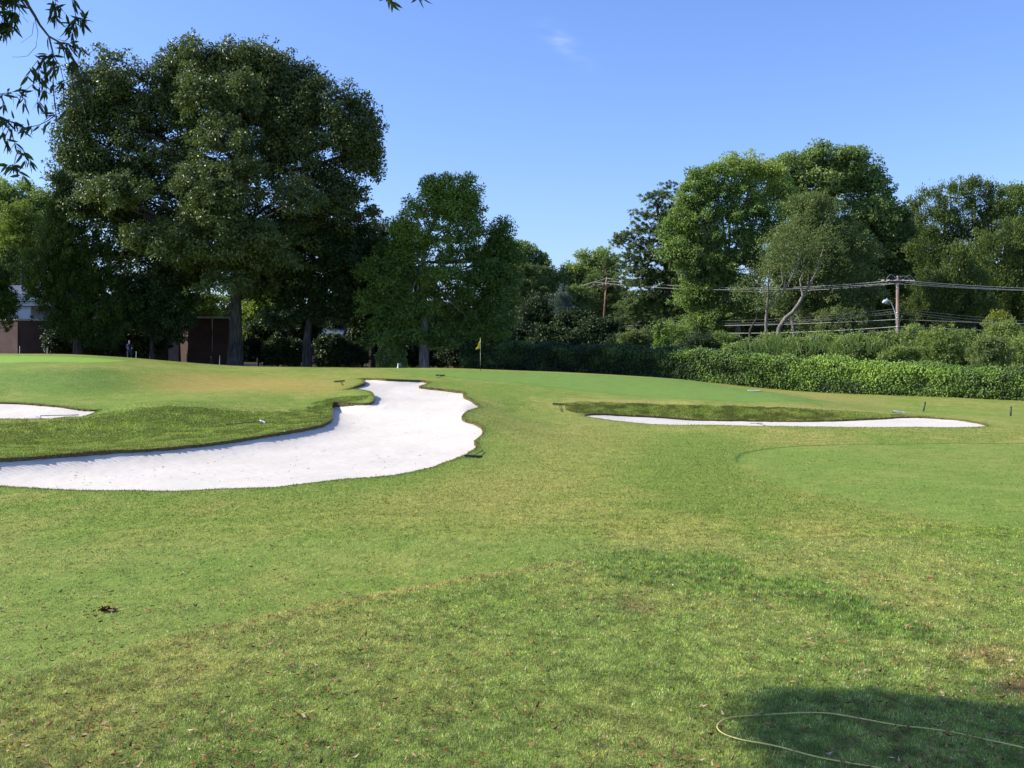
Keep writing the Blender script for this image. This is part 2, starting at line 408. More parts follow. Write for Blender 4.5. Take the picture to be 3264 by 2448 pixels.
def leaf_material(name, stops, rough=0.5, spec=0.35, trans=0.3, tcol=(1.15, 1.25, 0.6)):
    """stops: colours along the leaf's own tone value 0..1"""
    m, n, l, out = new_mat(name)
    a = n.new('ShaderNodeAttribute'); a.attribute_name = 'tone'
    r = ramp(n, l, a.outputs['Fac'], stops)
    p = principled(n, None, rough, spec); l.new(r.outputs[0], p.inputs['Base Color'])
    t = n.new('ShaderNodeBsdfTranslucent')
    mc = n.new('ShaderNodeMix'); mc.data_type = 'RGBA'; mc.blend_type = 'MULTIPLY'; mc.inputs[0].default_value = 1
    l.new(r.outputs[0], mc.inputs[6]); mc.inputs[7].default_value = (*tcol, 1); l.new(mc.outputs[2], t.inputs['Color'])
    mx = n.new('ShaderNodeMixShader'); mx.inputs[0].default_value = trans
    l.new(p.outputs[0], mx.inputs[1]); l.new(t.outputs[0], mx.inputs[2]); l.new(mx.outputs[0], out.inputs[0]); return m
def brick_material(name, c1, c2, mortar, scale=1.0):
    m, n, l, out = new_mat(name)
    tc = n.new('ShaderNodeTexCoord'); sp = n.new('ShaderNodeSeparateXYZ'); l.new(tc.outputs['Object'], sp.inputs[0])
    ad = n.new('ShaderNodeMath'); ad.operation = 'ADD'; l.new(sp.outputs[0], ad.inputs[0]); l.new(sp.outputs[1], ad.inputs[1])
    cb = n.new('ShaderNodeCombineXYZ'); l.new(ad.outputs[0], cb.inputs[0]); l.new(sp.outputs[2], cb.inputs[1])
    b = n.new('ShaderNodeTexBrick'); b.inputs['Scale'].default_value = scale
    b.inputs['Brick Width'].default_value = 0.22; b.inputs['Row Height'].default_value = 0.075; b.inputs['Mortar Size'].default_value = 0.008
    b.inputs['Color1'].default_value = (*c1, 1); b.inputs['Color2'].default_value = (*c2, 1); b.inputs['Mortar'].default_value = (*mortar, 1)
    l.new(cb.outputs[0], b.inputs['Vector'])
    st = noise_node(n, l, 0.7, 5); rs = ramp(n, l, st.outputs['Fac'], [(0.3, (0.7, 0.68, 0.66)), (0.7, (1.1, 1.1, 1.1))])
    p = principled(n, None, 0.85, 0.2); l.new(mul_color(n, l, b.outputs['Color'], rs.outputs[0]), p.inputs['Base Color'])
    l.new(p.outputs[0], out.inputs[0]); return m

M_TURF, M_BLADE, M_SAND = turf_material(), blade_material(), sand_material()

# ------------------------------------------------------------------ turf: colour and length of cut over the course
def region(px, per=0.6): return catmull(hits(px)[:, :2], per)
R_LGREEN = region([(-70, 363), (0, 363), (50, 362), (95, 362.5), (128, 361), (108, 359), (75, 357), (40, 356), (0, 355.5), (-70, 355.5)])
R_MGREEN = region([(395, 371.5), (450, 371), (520, 372.5), (600, 375.5), (690, 382), (722, 386.5), (760, 391), (810, 399.5), (780, 401.5), (690, 399), (620, 394.5), (560, 388), (500, 381), (440, 376)])
R_TEE = region([(1100, 442), (1024, 443.5), (900, 444.2), (800, 446), (757, 450.5), (738, 456.5), (742, 467), (765, 480), (800, 490), (840, 500), (900, 515), (1024, 530), (1100, 535)])
R_LUSH = region([(655, 434), (740, 437), (748, 455), (740, 465), (760, 480), (800, 500), (800, 516), (760, 520), (700, 515), (655, 505), (640, 480), (648, 450)])
R_TAN1 = region([(190, 392), (250, 391), (330, 392), (345, 384), (300, 379), (240, 376), (200, 374), (165, 375), (150, 383), (160, 390)])
R_TAN2 = region([(510, 500), (590, 470), (640, 440), (600, 425), (545, 430), (520, 455), (470, 480), (380, 500), (360, 515), (420, 520)])
R_TAN3 = region([(560, 398), (590, 399), (700, 402.5), (790, 406), (870, 411), (900, 414), (860, 412), (700, 406), (600, 404)])
R_TAN4 = region([(725, 386), (760, 387), (800, 391), (870, 397), (880, 402), (820, 400), (770, 394), (735, 389)])
R_BLUE = region([(20, 372), (60, 368), (110, 372), (130, 382), (90, 392), (20, 392), (-40, 388), (-40, 375)])
R_BANK_L = region([(-70, 426), (0, 423), (60, 421), (110, 413), (150, 408), (205, 409), (265, 412.5), (301, 410.5), (330, 399), (368, 396), (366, 399), (333, 405), (331, 417), (318, 425), (268, 434), (185, 444), (93, 451), (0, 458), (-70, 462)])
R_BANK_R = region([(565, 406.2), (573, 403.8), (600, 402.6), (694, 404.8), (787, 408.6), (860, 412.5), (917, 416), (935, 418), (880, 418), (833, 420), (760, 420), (694, 419), (620, 415), (588, 414), (574, 411), (566, 408)])
R_COARSE = region([(574, 565), (600, 556), (660, 553), (720, 560), (780, 580), (830, 590), (880, 606), (930, 625), (960, 640), (925, 650), (880, 632), (830, 620), (770, 614), (720, 606), (690, 612), (640, 600), (600, 600), (580, 585)])
R_DIRT1 = region([(618, 600), (640, 598), (662, 608), (650, 613), (628, 608)], 0.2)
R_DIRT2 = region([(935, 650), (975, 643), (1020, 650), (1024, 672), (980, 668), (945, 662)], 0.2)
R_DIRT3 = region([(985, 680), (1010, 675), (1060, 680), (1060, 695), (1000, 690)], 0.2)
MOW = catmull(hits([(-80, 690), (60, 668), (160, 640), (287, 611), (360, 597), (430, 584), (500, 572), (574, 561)])[:, :2], 0.3, closed=False)
def line_dist(x, y, L):
    d = np.full(len(x), 9.0)
    near = np.where((x > L[:, 0].min() - 6) & (x < L[:, 0].max() + 6) & (y > L[:, 1].min() - 6) & (y < L[:, 1].max() + 6))[0]
    for k in range(0, len(near), 40000):
        ii = near[k:k + 40000]
        d[ii] = np.sqrt(((x[ii][:, None] - L[None, :, 0]) ** 2 + (y[ii][:, None] - L[None, :, 1]) ** 2).min(1))
    return d
def turf(x, y):
    """albedo (N,3) and length of cut 0..1 at ground points"""
    x = np.asarray(x, float).ravel(); y = np.asarray(y, float).ravel()
    n1 = fbm(x / 5.0 + 7, y / 8.0, 4); n2 = fbm(x / 1.2, y / 1.9 + 5, 4); n3 = fbm(x / 0.28, y / 0.28, 3); n4 = fbm(x / 14.0 + 2, y / 14.0, 3)
    GREEN = np.array([0.112, 0.174, 0.040]); TAN = np.array([0.205, 0.208, 0.080]); DEEP = np.array([0.050, 0.118, 0.030])
    BLUE = np.array([0.096, 0.170, 0.048]); STRAW = np.array([0.30, 0.245, 0.12]); DIRT = np.array([0.17, 0.10, 0.065])
    t = np.clip(0.32 + 1.0 * (n1 - 0.5) + 1.0 * (n2 - 0.5) + 0.8 * (n3 - 0.5) + 0.5 * (n4 - .5), 0, 1)
    t = np.where(y < 17, np.clip(t + 0.04 * sstep(17, 10, y), 0, 1), t)
    c = GREEN[None] * (1 - t[:, None]) + TAN[None] * t[:, None]
    ln = np.full(len(x), 0.42)
    def put(poly, colr, amt, soft, length=None, wob=0.6):
        nonlocal c, ln
        d = sdf(x, y, poly) + wob * (n2 - 0.5)
        m = sstep(soft, -soft, d) * amt
        c = c * (1 - m[:, None]) + np.asarray(colr)[None] * m[:, None]
        if length is not None:
            ml = sstep(soft, -soft, d); ln = ln * (1 - ml) + length * ml
    put(R_LUSH, GREEN * 0.93, 0.75, 0.6)
    put(R_TAN2, TAN, 0.55, 2.0, wob=2.5)
    put(R_TAN1, [0.215, 0.180, 0.070], 0.8, 2.6, 0.25, wob=2.5)
    put(R_BLUE, DEEP * 1.2, 0.5, 2.0)
    put(R_TAN4, [0.22, 0.205, 0.085], 0.55, 1.0, wob=1.0)
    # the shorter cut inside the mowing line on the left, the longer, drier one outside it
    yl = np.interp(x, MOW[:, 0], MOW[:, 1])
    inside = sstep(-0.12, 0.12, y - yl) * sstep(2.2, 1.0, x) * sstep(24, 15, y)
    ln = ln * (1 - 0.45 * inside)
    c = c * (1 - 0.45 * inside[:, None] * sstep(0.25, 0.6, n1)[:, None]) + np.array([0.100, 0.176, 0.042]) * 0.45 * inside[:, None] * sstep(0.25, 0.6, n1)[:, None]
    dl = line_dist(x, y, MOW + np.array([[0.05, -0.10]]))
    mm = sstep(0.26, 0.03, dl + 0.12 * (n3 - .5)) * 0.85 * sstep(-5.5, -2.5, x)
    c = c * (1 - mm[:, None]) + STRAW * 0.85 * mm[:, None]; ln = np.maximum(ln, mm * 0.9)
    put(R_COARSE, [0.080, 0.148, 0.050], 0.38, 1.0, 0.7, wob=4.0)
    put(R_DIRT1, DIRT * np.array([.9, 1.05, 1.1]), 0.6, 0.3, 0.25, wob=0.9); put(R_DIRT2, STRAW * .75, 0.75, 0.3, 0.5, wob=0.8); put(R_DIRT3, DIRT * .8, 0.9, 0.25, 0.2, wob=0.6)
    put(R_TEE, [0.106, 0.176, 0.046], 0.42, 0.5, 0.2, wob=0.25)
    dt = sdf(x, y, R_TEE); mm = sstep(0.16, 0.03, np.abs(dt)) * 0.8 * sstep(30.5, 32.5, y) ; c = c * (1 - mm[:, None]) + DEEP * 0.7 * mm[:, None]
    put(R_MGREEN, BLUE * 1.05, 0.95, 0.15, 0.0, wob=0.1); put(R_LGREEN, [0.142, 0.262, 0.058], 0.95, 0.15, 0.0, wob=0.1)
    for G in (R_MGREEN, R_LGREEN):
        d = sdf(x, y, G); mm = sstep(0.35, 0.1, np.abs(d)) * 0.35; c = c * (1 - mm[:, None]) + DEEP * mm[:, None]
        col = sstep(1.8, 0.3, d) * (d > 0) ; ln = ln * (1 - 0.8 * col); c = c * (1 - 0.5 * col[:, None]) + BLUE * 0.5 * col[:, None]
    put(R_TAN3, [0.24, 0.215, 0.10], 0.6, 0.35, 0.4, wob=0.5)
    put(R_BANK_L, [0.120, 0.182, 0.045], 0.7, 0.5, 1.0); put(R_BANK_R, [0.120, 0.175, 0.045], 0.8, 0.35, 1.0, wob=1.0)
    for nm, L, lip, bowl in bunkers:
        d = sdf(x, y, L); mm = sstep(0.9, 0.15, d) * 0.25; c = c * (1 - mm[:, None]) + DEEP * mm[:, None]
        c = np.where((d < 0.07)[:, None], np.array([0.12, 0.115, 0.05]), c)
    # leaf litter and bare ground beneath the trees behind the greens
    lit = sstep(78.5, 81, y + 1.5 * (n2 - 0.5) + 0.02 * x) * sstep(24, 8, x)
    c = c * (1 - lit[:, None]) + (np.array([0.13, 0.085, 0.05]) * (0.6 + 0.8 * n3[:, None])) * lit[:, None]; ln = np.maximum(ln * (1 - lit), 0)
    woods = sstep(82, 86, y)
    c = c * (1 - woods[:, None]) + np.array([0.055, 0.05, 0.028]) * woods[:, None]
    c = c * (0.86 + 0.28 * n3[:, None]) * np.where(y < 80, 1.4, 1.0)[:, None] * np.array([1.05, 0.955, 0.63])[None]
    return np.clip(c, 0.005, 1), np.clip(ln, 0, 1)

# ------------------------------------------------------------------ the ground sheet, cut out along the bunker edges
def axis(lo, hi, step, ext, grow=1.25):
    a = list(np.arange(lo, hi + step * .5, step)); s = step
    x = lo; L = []
    while x > -ext: s = min(s * grow, 120); x -= s; L.append(x)
    s = step; x = a[-1]; Rr = []
    while x < ext: s = min(s * grow, 120); x += s; Rr.append(x)
    return np.array(L[::-1] + a + Rr)
gx = axis(-34, 32, 0.16, 2500)
gy = np.concatenate([-axis(0.1, 0.2, 1.0, 2400, 1.35)[:0], axis(8, 77, 0.14, 2500, 1.12)])
XX, YY = np.meshgrid(gx, gy); nx_, ny_ = len(gx), len(gy)
vx, vy = XX.ravel().copy(), YY.ravel().copy()
dmin = np.full(len(vx), 9.0)
inside_face = np.zeros((ny_ - 1) * (nx_ - 1), bool)
for nm, L, lip, bowl in bunkers:
    d = sdf(vx, vy, L)
    near = np.where(np.abs(d) < 0.085)[0]
    D = (vx[near][:, None] - L[None, :, 0]) ** 2 + (vy[near][:, None] - L[None, :, 1]) ** 2
    a = L; b = np.roll(L, -1, 0); e = b - a
    w = np.stack([vx[near][:, None] - a[None, :, 0], vy[near][:, None] - a[None, :, 1]], -1)
    t = np.clip((w * e[None]).sum(-1) / ((e ** 2).sum(-1)[None] + 1e-12), 0, 1)
    pr = a[None] + e[None] * t[..., None]
    k = ((pr - np.stack([vx[near], vy[near]], 1)[:, None]) ** 2).sum(-1).argmin(1)
    vx[near], vy[near] = pr[np.arange(len(near)), k, 0], pr[np.arange(len(near)), k, 1]
fi = (np.arange(ny_ - 1)[:, None] * nx_ + np.arange(nx_ - 1)[None, :]).ravel()
fq = np.stack([fi, fi + 1, fi + nx_ + 1, fi + nx_], 1)
cx, cy = vx[fq].mean(1), vy[fq].mean(1)
for nm, L, lip, bowl in bunkers: inside_face |= sdf(cx, cy, L) < -0.02
fq = fq[~inside_face]
vz = ground_z(vx, vy)
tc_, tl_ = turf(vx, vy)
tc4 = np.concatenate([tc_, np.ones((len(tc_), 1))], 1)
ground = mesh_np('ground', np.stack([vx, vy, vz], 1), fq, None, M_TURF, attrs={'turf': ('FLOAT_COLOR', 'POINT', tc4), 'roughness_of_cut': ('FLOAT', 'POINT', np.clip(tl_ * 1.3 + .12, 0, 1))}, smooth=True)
tag(ground, kind='structure')

BACK_LIP = catmull(np.array([Iz(*p)[:2] for p in B1[-11:]]), 0.3, closed=False)
_sand_fit = {}
for (nm, L, lip, bowl), B in zip(bunkers, (B1, B2, B3)):
    C = np.array([Iz(*p) for p in B]); C[:, 2] = np.where(np.arange(len(C)) >= 0, C[:, 2], 0)
    nC = len(C); A = np.zeros((nC + 3, nC + 3)); A[:nC, :nC] = _phi(((C[:, None, :2] - C[None, :, :2]) ** 2).sum(-1)) + np.eye(nC) * 0.5
    A[:nC, nC] = 1; A[:nC, nC + 1:] = C[:, :2]; A[nC, :nC] = 1; A[nC + 1:, :nC] = C[:, :2].T
    _sand_fit[nm] = (C, np.linalg.solve(A, np.r_[C[:, 2], 0, 0, 0]))
def sand_z(x, y, L, lip, bowl):
    nm = [b[0] for b in bunkers if b[1] is L][0]
    C, W = _sand_fit[nm]; nC = len(C); x = np.asarray(x, float); y = np.asarray(y, float)
    own = _phi((x[:, None] - C[None, :, 0]) ** 2 + (y[:, None] - C[None, :, 1]) ** 2) @ W[:nC] + W[nC] + W[nC + 1] * x + W[nC + 2] * y
    d = -sdf(x, y, L)
    near = sstep(0.8, 0.0, d)
    base = own * (1 - near) + np.minimum(own, ground_z(x, y)) * near
    deep = 0
    if nm == 'large':            # the sand banks up steeply under the high left-hand lip
        back = line_dist(x, y, BACK_LIP)
        prog = sstep(7.5, 0.0, back)
        deep = (0.20 * (1 - np.exp(-np.maximum(d, 0) / 0.5))) * prog
    return base - lip - deep - bowl * (1 - np.exp(-np.maximum(d, 0) / 1.2)) + 0.012 * (fbm(x / .5, y / .5, 3) - .5) * 2
for nm, L, lip, bowl in bunkers:
    lo, hi = L.min(0) - .5, L.max(0) + .5
    sx, sy = np.arange(lo[0], hi[0], 0.15), np.arange(lo[1], hi[1], 0.15)
    X, Y = np.meshgrid(sx, sy); n_ = len(sx); x, y = X.ravel(), Y.ravel()
    i0 = (np.arange(len(sy) - 1)[:, None] * n_ + np.arange(n_ - 1)[None]).ravel(); q = np.stack([i0, i0 + 1, i0 + n_ + 1, i0 + n_], 1)
    d = sdf(x, y, L); q = q[d[q].mean(1) < 0.22]
    used = np.unique(q); remap = np.zeros(len(x), int); remap[used] = np.arange(len(used))
    V = np.stack([x[used], y[used], sand_z(x[used], y[used], L, lip, bowl)], 1)
    so = mesh_np('bunker_sand', V, remap[q], None, M_SAND, smooth=True)
    tag(so, kind='structure')
# the cut earth edge under the turf round each bunker
M_EDGE = flat_mat('cut_turf_edge', (0.10, 0.085, 0.04), 0.95, 0.05, var=0.4, scale=12)
mb = MB()
for nm, L, lip, bowl in bunkers:
    z = ground_z(L[:, 0], L[:, 1]); n_ = len(L)
    v = np.vstack([np.c_[L, z + 0.004], np.c_[L, z - lip - 0.2]])
    j = np.arange(n_); k = (j + 1) % n_
    mb.add(v, np.stack([j, j + n_, k + n_, k], 1))
tag(mb.build('bunker_edge', M_EDGE), kind='structure')

# ------------------------------------------------------------------ grass blades: thick near the camera, sparser far off, long on the banks
def blades():
    N = 820000
    a = rng.uniform(-0.60, 0.60, N); iy = rng.uniform(1 / 46.0, 1 / 7.6, N); y = 1 / iy; x = a * y
    Nb = 260000                                     # extra on the two rough banks and round the bunkers
    bl = [R_BANK_L, R_BANK_R]; px, py = [], []
    for P, k in zip(bl, (0.62, 0.38)):
        lo, hi = P.min(0), P.max(0); m = int(Nb * k * 2.0)
        qx, qy = rng.uniform(lo[0], hi[0], m), rng.uniform(lo[1], hi[1], m); s = sdf(qx, qy, P) < 0.15 + 1.0 * (fbm(qx / .6, qy / .6, 3) - .5)
        px.append(qx[s]); py.append(qy[s])
    nbank = sum(len(p) for p in px)
    for nm, L, lip, bowl in bunkers:                # a fringe leaning over every bunker edge
        m = int(len(L) * 48); k = rng.integers(0, len(L), m); nrm = rng.normal(0, 1, (m, 2)); 
        o = L[k] + nrm * 0.10; s = sdf(o[:, 0], o[:, 1], L) > -0.005
        px.append(o[s, 0]); py.append(o[s, 1])
    x = np.concatenate([x] + px); y = np.concatenate([y] + py); nlawn = N
    ext = np.zeros(len(x)); ext[N:N + nbank] = 1; ext[N + nbank:] = 2
    c, ln = turf(x, y)
    ok = (rng.random(len(x)) < np.clip(ln * 2.4, 0.0, 1)) | (ext == 2)
    for nm, L, lip, bowl in bunkers: ok &= sdf(x, y, L) > -0.005
    x, y, c, ln, ext = x[ok], y[ok], c[ok], ln[ok], ext[ok]; n = len(x)
    z = ground_z(x, y)
    clump = fbm(x / 0.35, y / 0.35, 3)
    h = (0.010 + 0.034 * ln) * rng.uniform(0.55, 1.35, n) * (0.55 + 0.9 * clump)
    coarse = sdf(x, y, R_COARSE) + 4.5 * (fbm(x / 1.2, y / 1.9 + 5, 4) - .5) < -0.15
    h = np.where(coarse, h * 1.2, h)
    clump2 = fbm(x / 0.55 + 9, y / 0.55, 4)
    h = np.where(ext == 1, rng.uniform(0.022, 0.055, n) * (0.55 + 0.8 * sstep(.3, .7, clump2)), h); h = np.where(ext == 2, rng.uniform(0.015, 0.055, n), h)
    w = np.clip(0.0009 * y, 0.006, 0.04) * rng.uniform(0.7, 1.3, n); w = np.where(ext == 2, rng.uniform(.012, .024, n), w)
    yaw = rng.uniform(0, 2 * np.pi, n); lean = rng.uniform(0.1, 1.1, n) * h; la = rng.uniform(0, 2 * np.pi, n)
    wx, wy = np.cos(yaw) * w / 2, np.sin(yaw) * w / 2
    tip = np.stack([x + np.cos(la) * lean, y + np.sin(la) * lean, z + h], 1)
    v = np.stack([np.stack([x - wx, y - wy, z - .004], 1), np.stack([x + wx, y + wy, z - .004], 1), tip], 1).reshape(-1, 3)
    t = np.arange(n * 3).reshape(-1, 3)
    k = rng.random(n)
    straw = k < (0.12 + 0.10 * sstep(17, 9, y)) * (1 - 0.7 * coarse)
    cc = c * rng.uniform(0.65, 1.6, n)[:, None]
    cc = np.where(straw[:, None], np.array([0.46, 0.45, 0.25]) * rng.uniform(0.55, 1.25, n)[:, None], cc)
    pk = fbm(x / 0.13 + 3, y / 0.16, 3)
    cc = cc * ((1 + 0.22 * sstep(24, 14, y)) * (1 + (0.45 + 1.15 * sstep(.25, .75, pk) - 1) * sstep(30, 16, y)))[:, None]
    bk = (ext == 1)
    cc = np.where(bk[:, None], cc * (0.55 + 1.0 * sstep(.28, .72, clump2))[:, None], cc)
    cc = np.where((bk & (k > 0.80))[:, None], np.array([0.26, 0.27, 0.10]) * rng.uniform(.6, 1.1, n)[:, None], cc)
    pale = (k > 0.62) & (y < 19) & ~coarse & (ext == 0)
    cc = np.where(pale[:, None], np.array([0.33, 0.40, 0.17]) * rng.uniform(0.6, 1.15, n)[:, None], cc)
    cc = np.where((coarse & (k > 0.75))[:, None], np.array([0.20, 0.32, 0.15]), cc)
    cc = cc * np.array([0.98, 1.0, 0.80])
    c4 = np.concatenate([np.clip(cc, 0, 1), np.ones((n, 1))], 1)
    g = mesh_np('grass', v, None, t, M_BLADE, attrs={'turf': ('FLOAT_COLOR', 'FACE', c4)})
    tag(g, 'short mown lawn grass with straw coloured and green blades', 'grass', kind='stuff')
    return n
NBL = blades()
print('blades', NBL)

# ------------------------------------------------------------------ fallen leaves (uncountable litter)
def litter():
    n = 12500
    a = rng.uniform(-0.60, 0.60, n); iy = rng.uniform(1 / 40.0, 1 / 7.8, n); y = 1 / iy; x = a * y
    n2 = 1300; y = np.r_[y, rng.uniform(40, 76, n2)]; x = np.r_[x, rng.uniform(-.55, .55, n2) * y[-n2:]]
    n3 = 2500; y = np.r_[y, rng.uniform(76, 84, n3)]; x = np.r_[x, rng.uniform(-30, 14, n3)]
    dens = np.clip(0.35 + 1.2 * (fbm(x / 3, y / 3, 3) - 0.45) + 0.35 * sstep(0, 6, x) , 0.08, 1)
    ok = rng.random(len(x)) < dens * 1.1
    sandm = np.zeros(len(x), bool)
    for nm, L, lip, bowl in bunkers: sandm |= sdf(x, y, L) < 0
    ok &= ~sandm | (rng.random(len(x)) < 0.9)
    x, y, sandm = x[ok], y[ok], sandm[ok]; n = len(x)
    z = ground_z(x, y)
    for nm, L, lip, bowl in bunkers:
        s = sdf(x, y, L) < 0; z[s] = sand_z(x[s], y[s], L, lip, bowl)
    z = z + np.where(sandm, 0.006, 0.034)
    Ln = rng.uniform(0.055, 0.10, n); W = Ln * rng.uniform(0.18, 0.32, n); Ln = np.where(y > 40, Ln * 1.2, Ln)
    yaw = rng.uniform(0, 2 * np.pi, n); pit = rng.normal(0, 0.25, n); roll = rng.normal(0, 0.5, n)
    ax = np.stack([np.cos(yaw) * np.cos(pit), np.sin(yaw) * np.cos(pit), np.sin(pit)], 1)
    sd_ = np.stack([-np.sin(yaw) * np.cos(roll), np.cos(yaw) * np.cos(roll), np.sin(roll)], 1)
    P = np.stack([x, y, z], 1); curl = rng.uniform(0, 0.25, n) * Ln
    up = np.array([0, 0, 1.0])
    v = np.stack([P - ax * Ln[:, None] / 2 + up * curl[:, None], P - sd_ * W[:, None] / 2, P + ax * Ln[:, None] / 2 + up * curl[:, None], P + sd_ * W[:, None] / 2], 1).reshape(-1, 3)
    q = np.arange(n * 4).reshape(-1, 4)
    m, nn, l, out = new_mat('fallen_leaf')
    at_ = nn.new('ShaderNodeAttribute'); at_.attribute_name = 'tone'
    r = ramp(nn, l, at_.outputs['Fac'], [(0.0, (0.10, 0.035, 0.018)), (0.4, (0.22, 0.085, 0.035)), (0.7, (0.34, 0.17, 0.08)), (0.88, (0.36, 0.22, 0.13)), (1.0, (0.46, 0.33, 0.23))])
    p = principled(nn, None, 0.85, 0.1); l.new(r.outputs[0], p.inputs['Base Color']); l.new(p.outputs[0], out.inputs[0])
    o = mesh_np('fallen_leaves', v, q, None, m, attrs={'tone': ('FLOAT', 'FACE', rng.random(n) ** 1.25)})
    tag(o, 'small brown and tan fallen leaves scattered over the grass and sand', 'fallen leaves', kind='stuff')
litter()

# ------------------------------------------------------------------ leaf and tree machinery
def unit(v): return v / (np.linalg.norm(v, axis=-1, keepdims=True) + 1e-9)
def leaf_quads(P, A, Nn, L, W, fold=0.18):
    """diamond leaves: P base points, A axis, Nn face normal"""
    S = unit(np.cross(A, Nn)); U = np.cross(S, A)
    L = L[:, None]; W = W[:, None]
    mid = P + A * L * 0.45 + U * W * fold
    v = np.stack([P, mid - S * W / 2, P + A * L - U * L * 0.08, mid + S * W / 2], 1)
    return v.reshape(-1, 3)
def rdir(n, g=None):
    g = g or rng
    return unit(g.normal(0, 1, (n, 3)))
class Tree:
    def __init__(s, name, label, cat, base, group=None):
        s.base = np.array(base, float); s.wood = MB(); s.V = []; s.T = []
        s.root = empty(name, tuple(s.base), label, cat, group)
    def limb(s, pts, r0, r1, n=6, wob=0.0):
        pts = np.asarray(pts, float)
        if len(pts) < 4 or True:
            t = np.linspace(0, 1, len(pts)); tt = np.linspace(0, 1, max(6, len(pts) * 3))
            P = catmull(np.c_[pts], per=max(0.4, np.linalg.norm(pts[-1] - pts[0]) / 10), closed=False) if len(pts) > 2 else np.array([pts[0] + (pts[-1] - pts[0]) * k for k in np.linspace(0, 1, 6)])
        if wob: P[1:-1] += rng.normal(0, wob, (len(P) - 2, 3))
        s.wood.tube(P, np.linspace(r0, r1, len(P)), n, cap=False)
    def foliage(s, C, Rr, n, L, W, style='broad', rc=0.8, fill=0.55, tone=(0.0, 1.0), droop=0.25, twigs=0, start=None, lean_out=0.5, rt=0.03, clumps=None):
        """one billow of the crown: clumps of leaves through an ellipsoid, denser towards its skin"""
        C = np.asarray(C, float); Rr = np.asarray(Rr, float)
        area = 4 * np.pi * ((Rr[0] * Rr[1]) ** 1.6 + (Rr[0] * Rr[2]) ** 1.6 + (Rr[1] * Rr[2]) ** 1.6) ** (1 / 1.6) / 3 ** (1 / 1.6)
        m = clumps or max(5, int(area / (rc * rc) * 0.75))
        D = rdir(m); D[:, 2] = np.where(D[:, 2] < -0.85, -D[:, 2] * 0.6, D[:, 2]); D = unit(D)
        rad = (1 - fill + fill * rng.random(m) ** 0.55) * rng.uniform(0.82, 1.12, m)
        crad = rc * rng.uniform(0.5, 1.3, m)
        spr = rng.random(m) < 0.30; rad = np.where(spr, rng.uniform(1.0, 1.42, m), rad); crad = np.where(spr, crad * 0.5, crad)
        cc = C + D * Rr * rad[:, None]
        per = np.maximum(3, (n * (crad ** 2 / (crad ** 2).sum())).astype(int))
        ci = np.repeat(np.arange(m), per); k = len(ci)
        ctone = np.clip(rng.normal(0.5, 0.2, m), 0, 1)
        if style == 'pine':
            # needle tufts: several starburst heads inside every clump
            tuft = rng.normal(0, 0.45, (m, 8, 3)) * crad[:, None, None] * np.array([1, 1, 0.45])
            ti = rng.integers(0, 8, k); base = cc[ci] + tuft[ci, ti]
            A = unit(rdir(k) + np.array([0, 0, 0.55])); P = base
            Nn = rdir(k)
        elif style == 'cedar':
            off = rng.normal(0, 0.42, (k, 3)) * crad[ci][:, None] * np.array([0.8, 0.8, 1.0])
            P = cc[ci] + off; A = unit(D[ci] * 0.7 + rdir(k) * 0.6 + np.array([0, 0, 0.75])); Nn = rdir(k)
        else:
            off = rdir(k) * (rng.random(k) ** 0.6 * crad[ci])[:, None] * np.array([1, 1, 0.72])
            P = cc[ci] + off
            A = unit(rdir(k) * 0.9 + unit(off + 1e-6) * 0.5 + D[ci] * 0.3 + np.array([0, 0, -droop]))
            Nn = unit(rdir(k) * 0.75 + unit(off) * 0.35 + D[ci] * lean_out + np.array([0, 0, 0.45]))
        Ls = L * rng.uniform(0.65, 1.3, k); Ws = W * rng.uniform(0.7, 1.25, k)
        s.V.append(leaf_quads(P, A, Nn, Ls, Ws))
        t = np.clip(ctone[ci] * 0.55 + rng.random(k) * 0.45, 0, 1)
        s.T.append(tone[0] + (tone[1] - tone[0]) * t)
        if twigs and start is not None:
            st = np.asarray(start, float)
            for j in rng.choice(m, min(twigs, m), replace=False):
                midp = st * 0.45 + cc[j] * 0.55 + rng.normal(0, 0.06, 3) * np.linalg.norm(cc[j] - st)
                s.limb([st, midp, cc[j]], rt, rt * 0.3, 4)
    def done(s, leafm, barkm, crown_name='crown', trunk_name='trunk'):
        if s.wood.n: s.wood.build(trunk_name, barkm, s.root, s.base, smooth=True)
        if s.V:
            V = np.vstack(s.V); q = np.arange(len(V)).reshape(-1, 4)
            mesh_np(crown_name, V, q, None, leafm, s.root, s.base, {'tone': ('FLOAT', 'FACE', np.concatenate(s.T))})
        return s.root

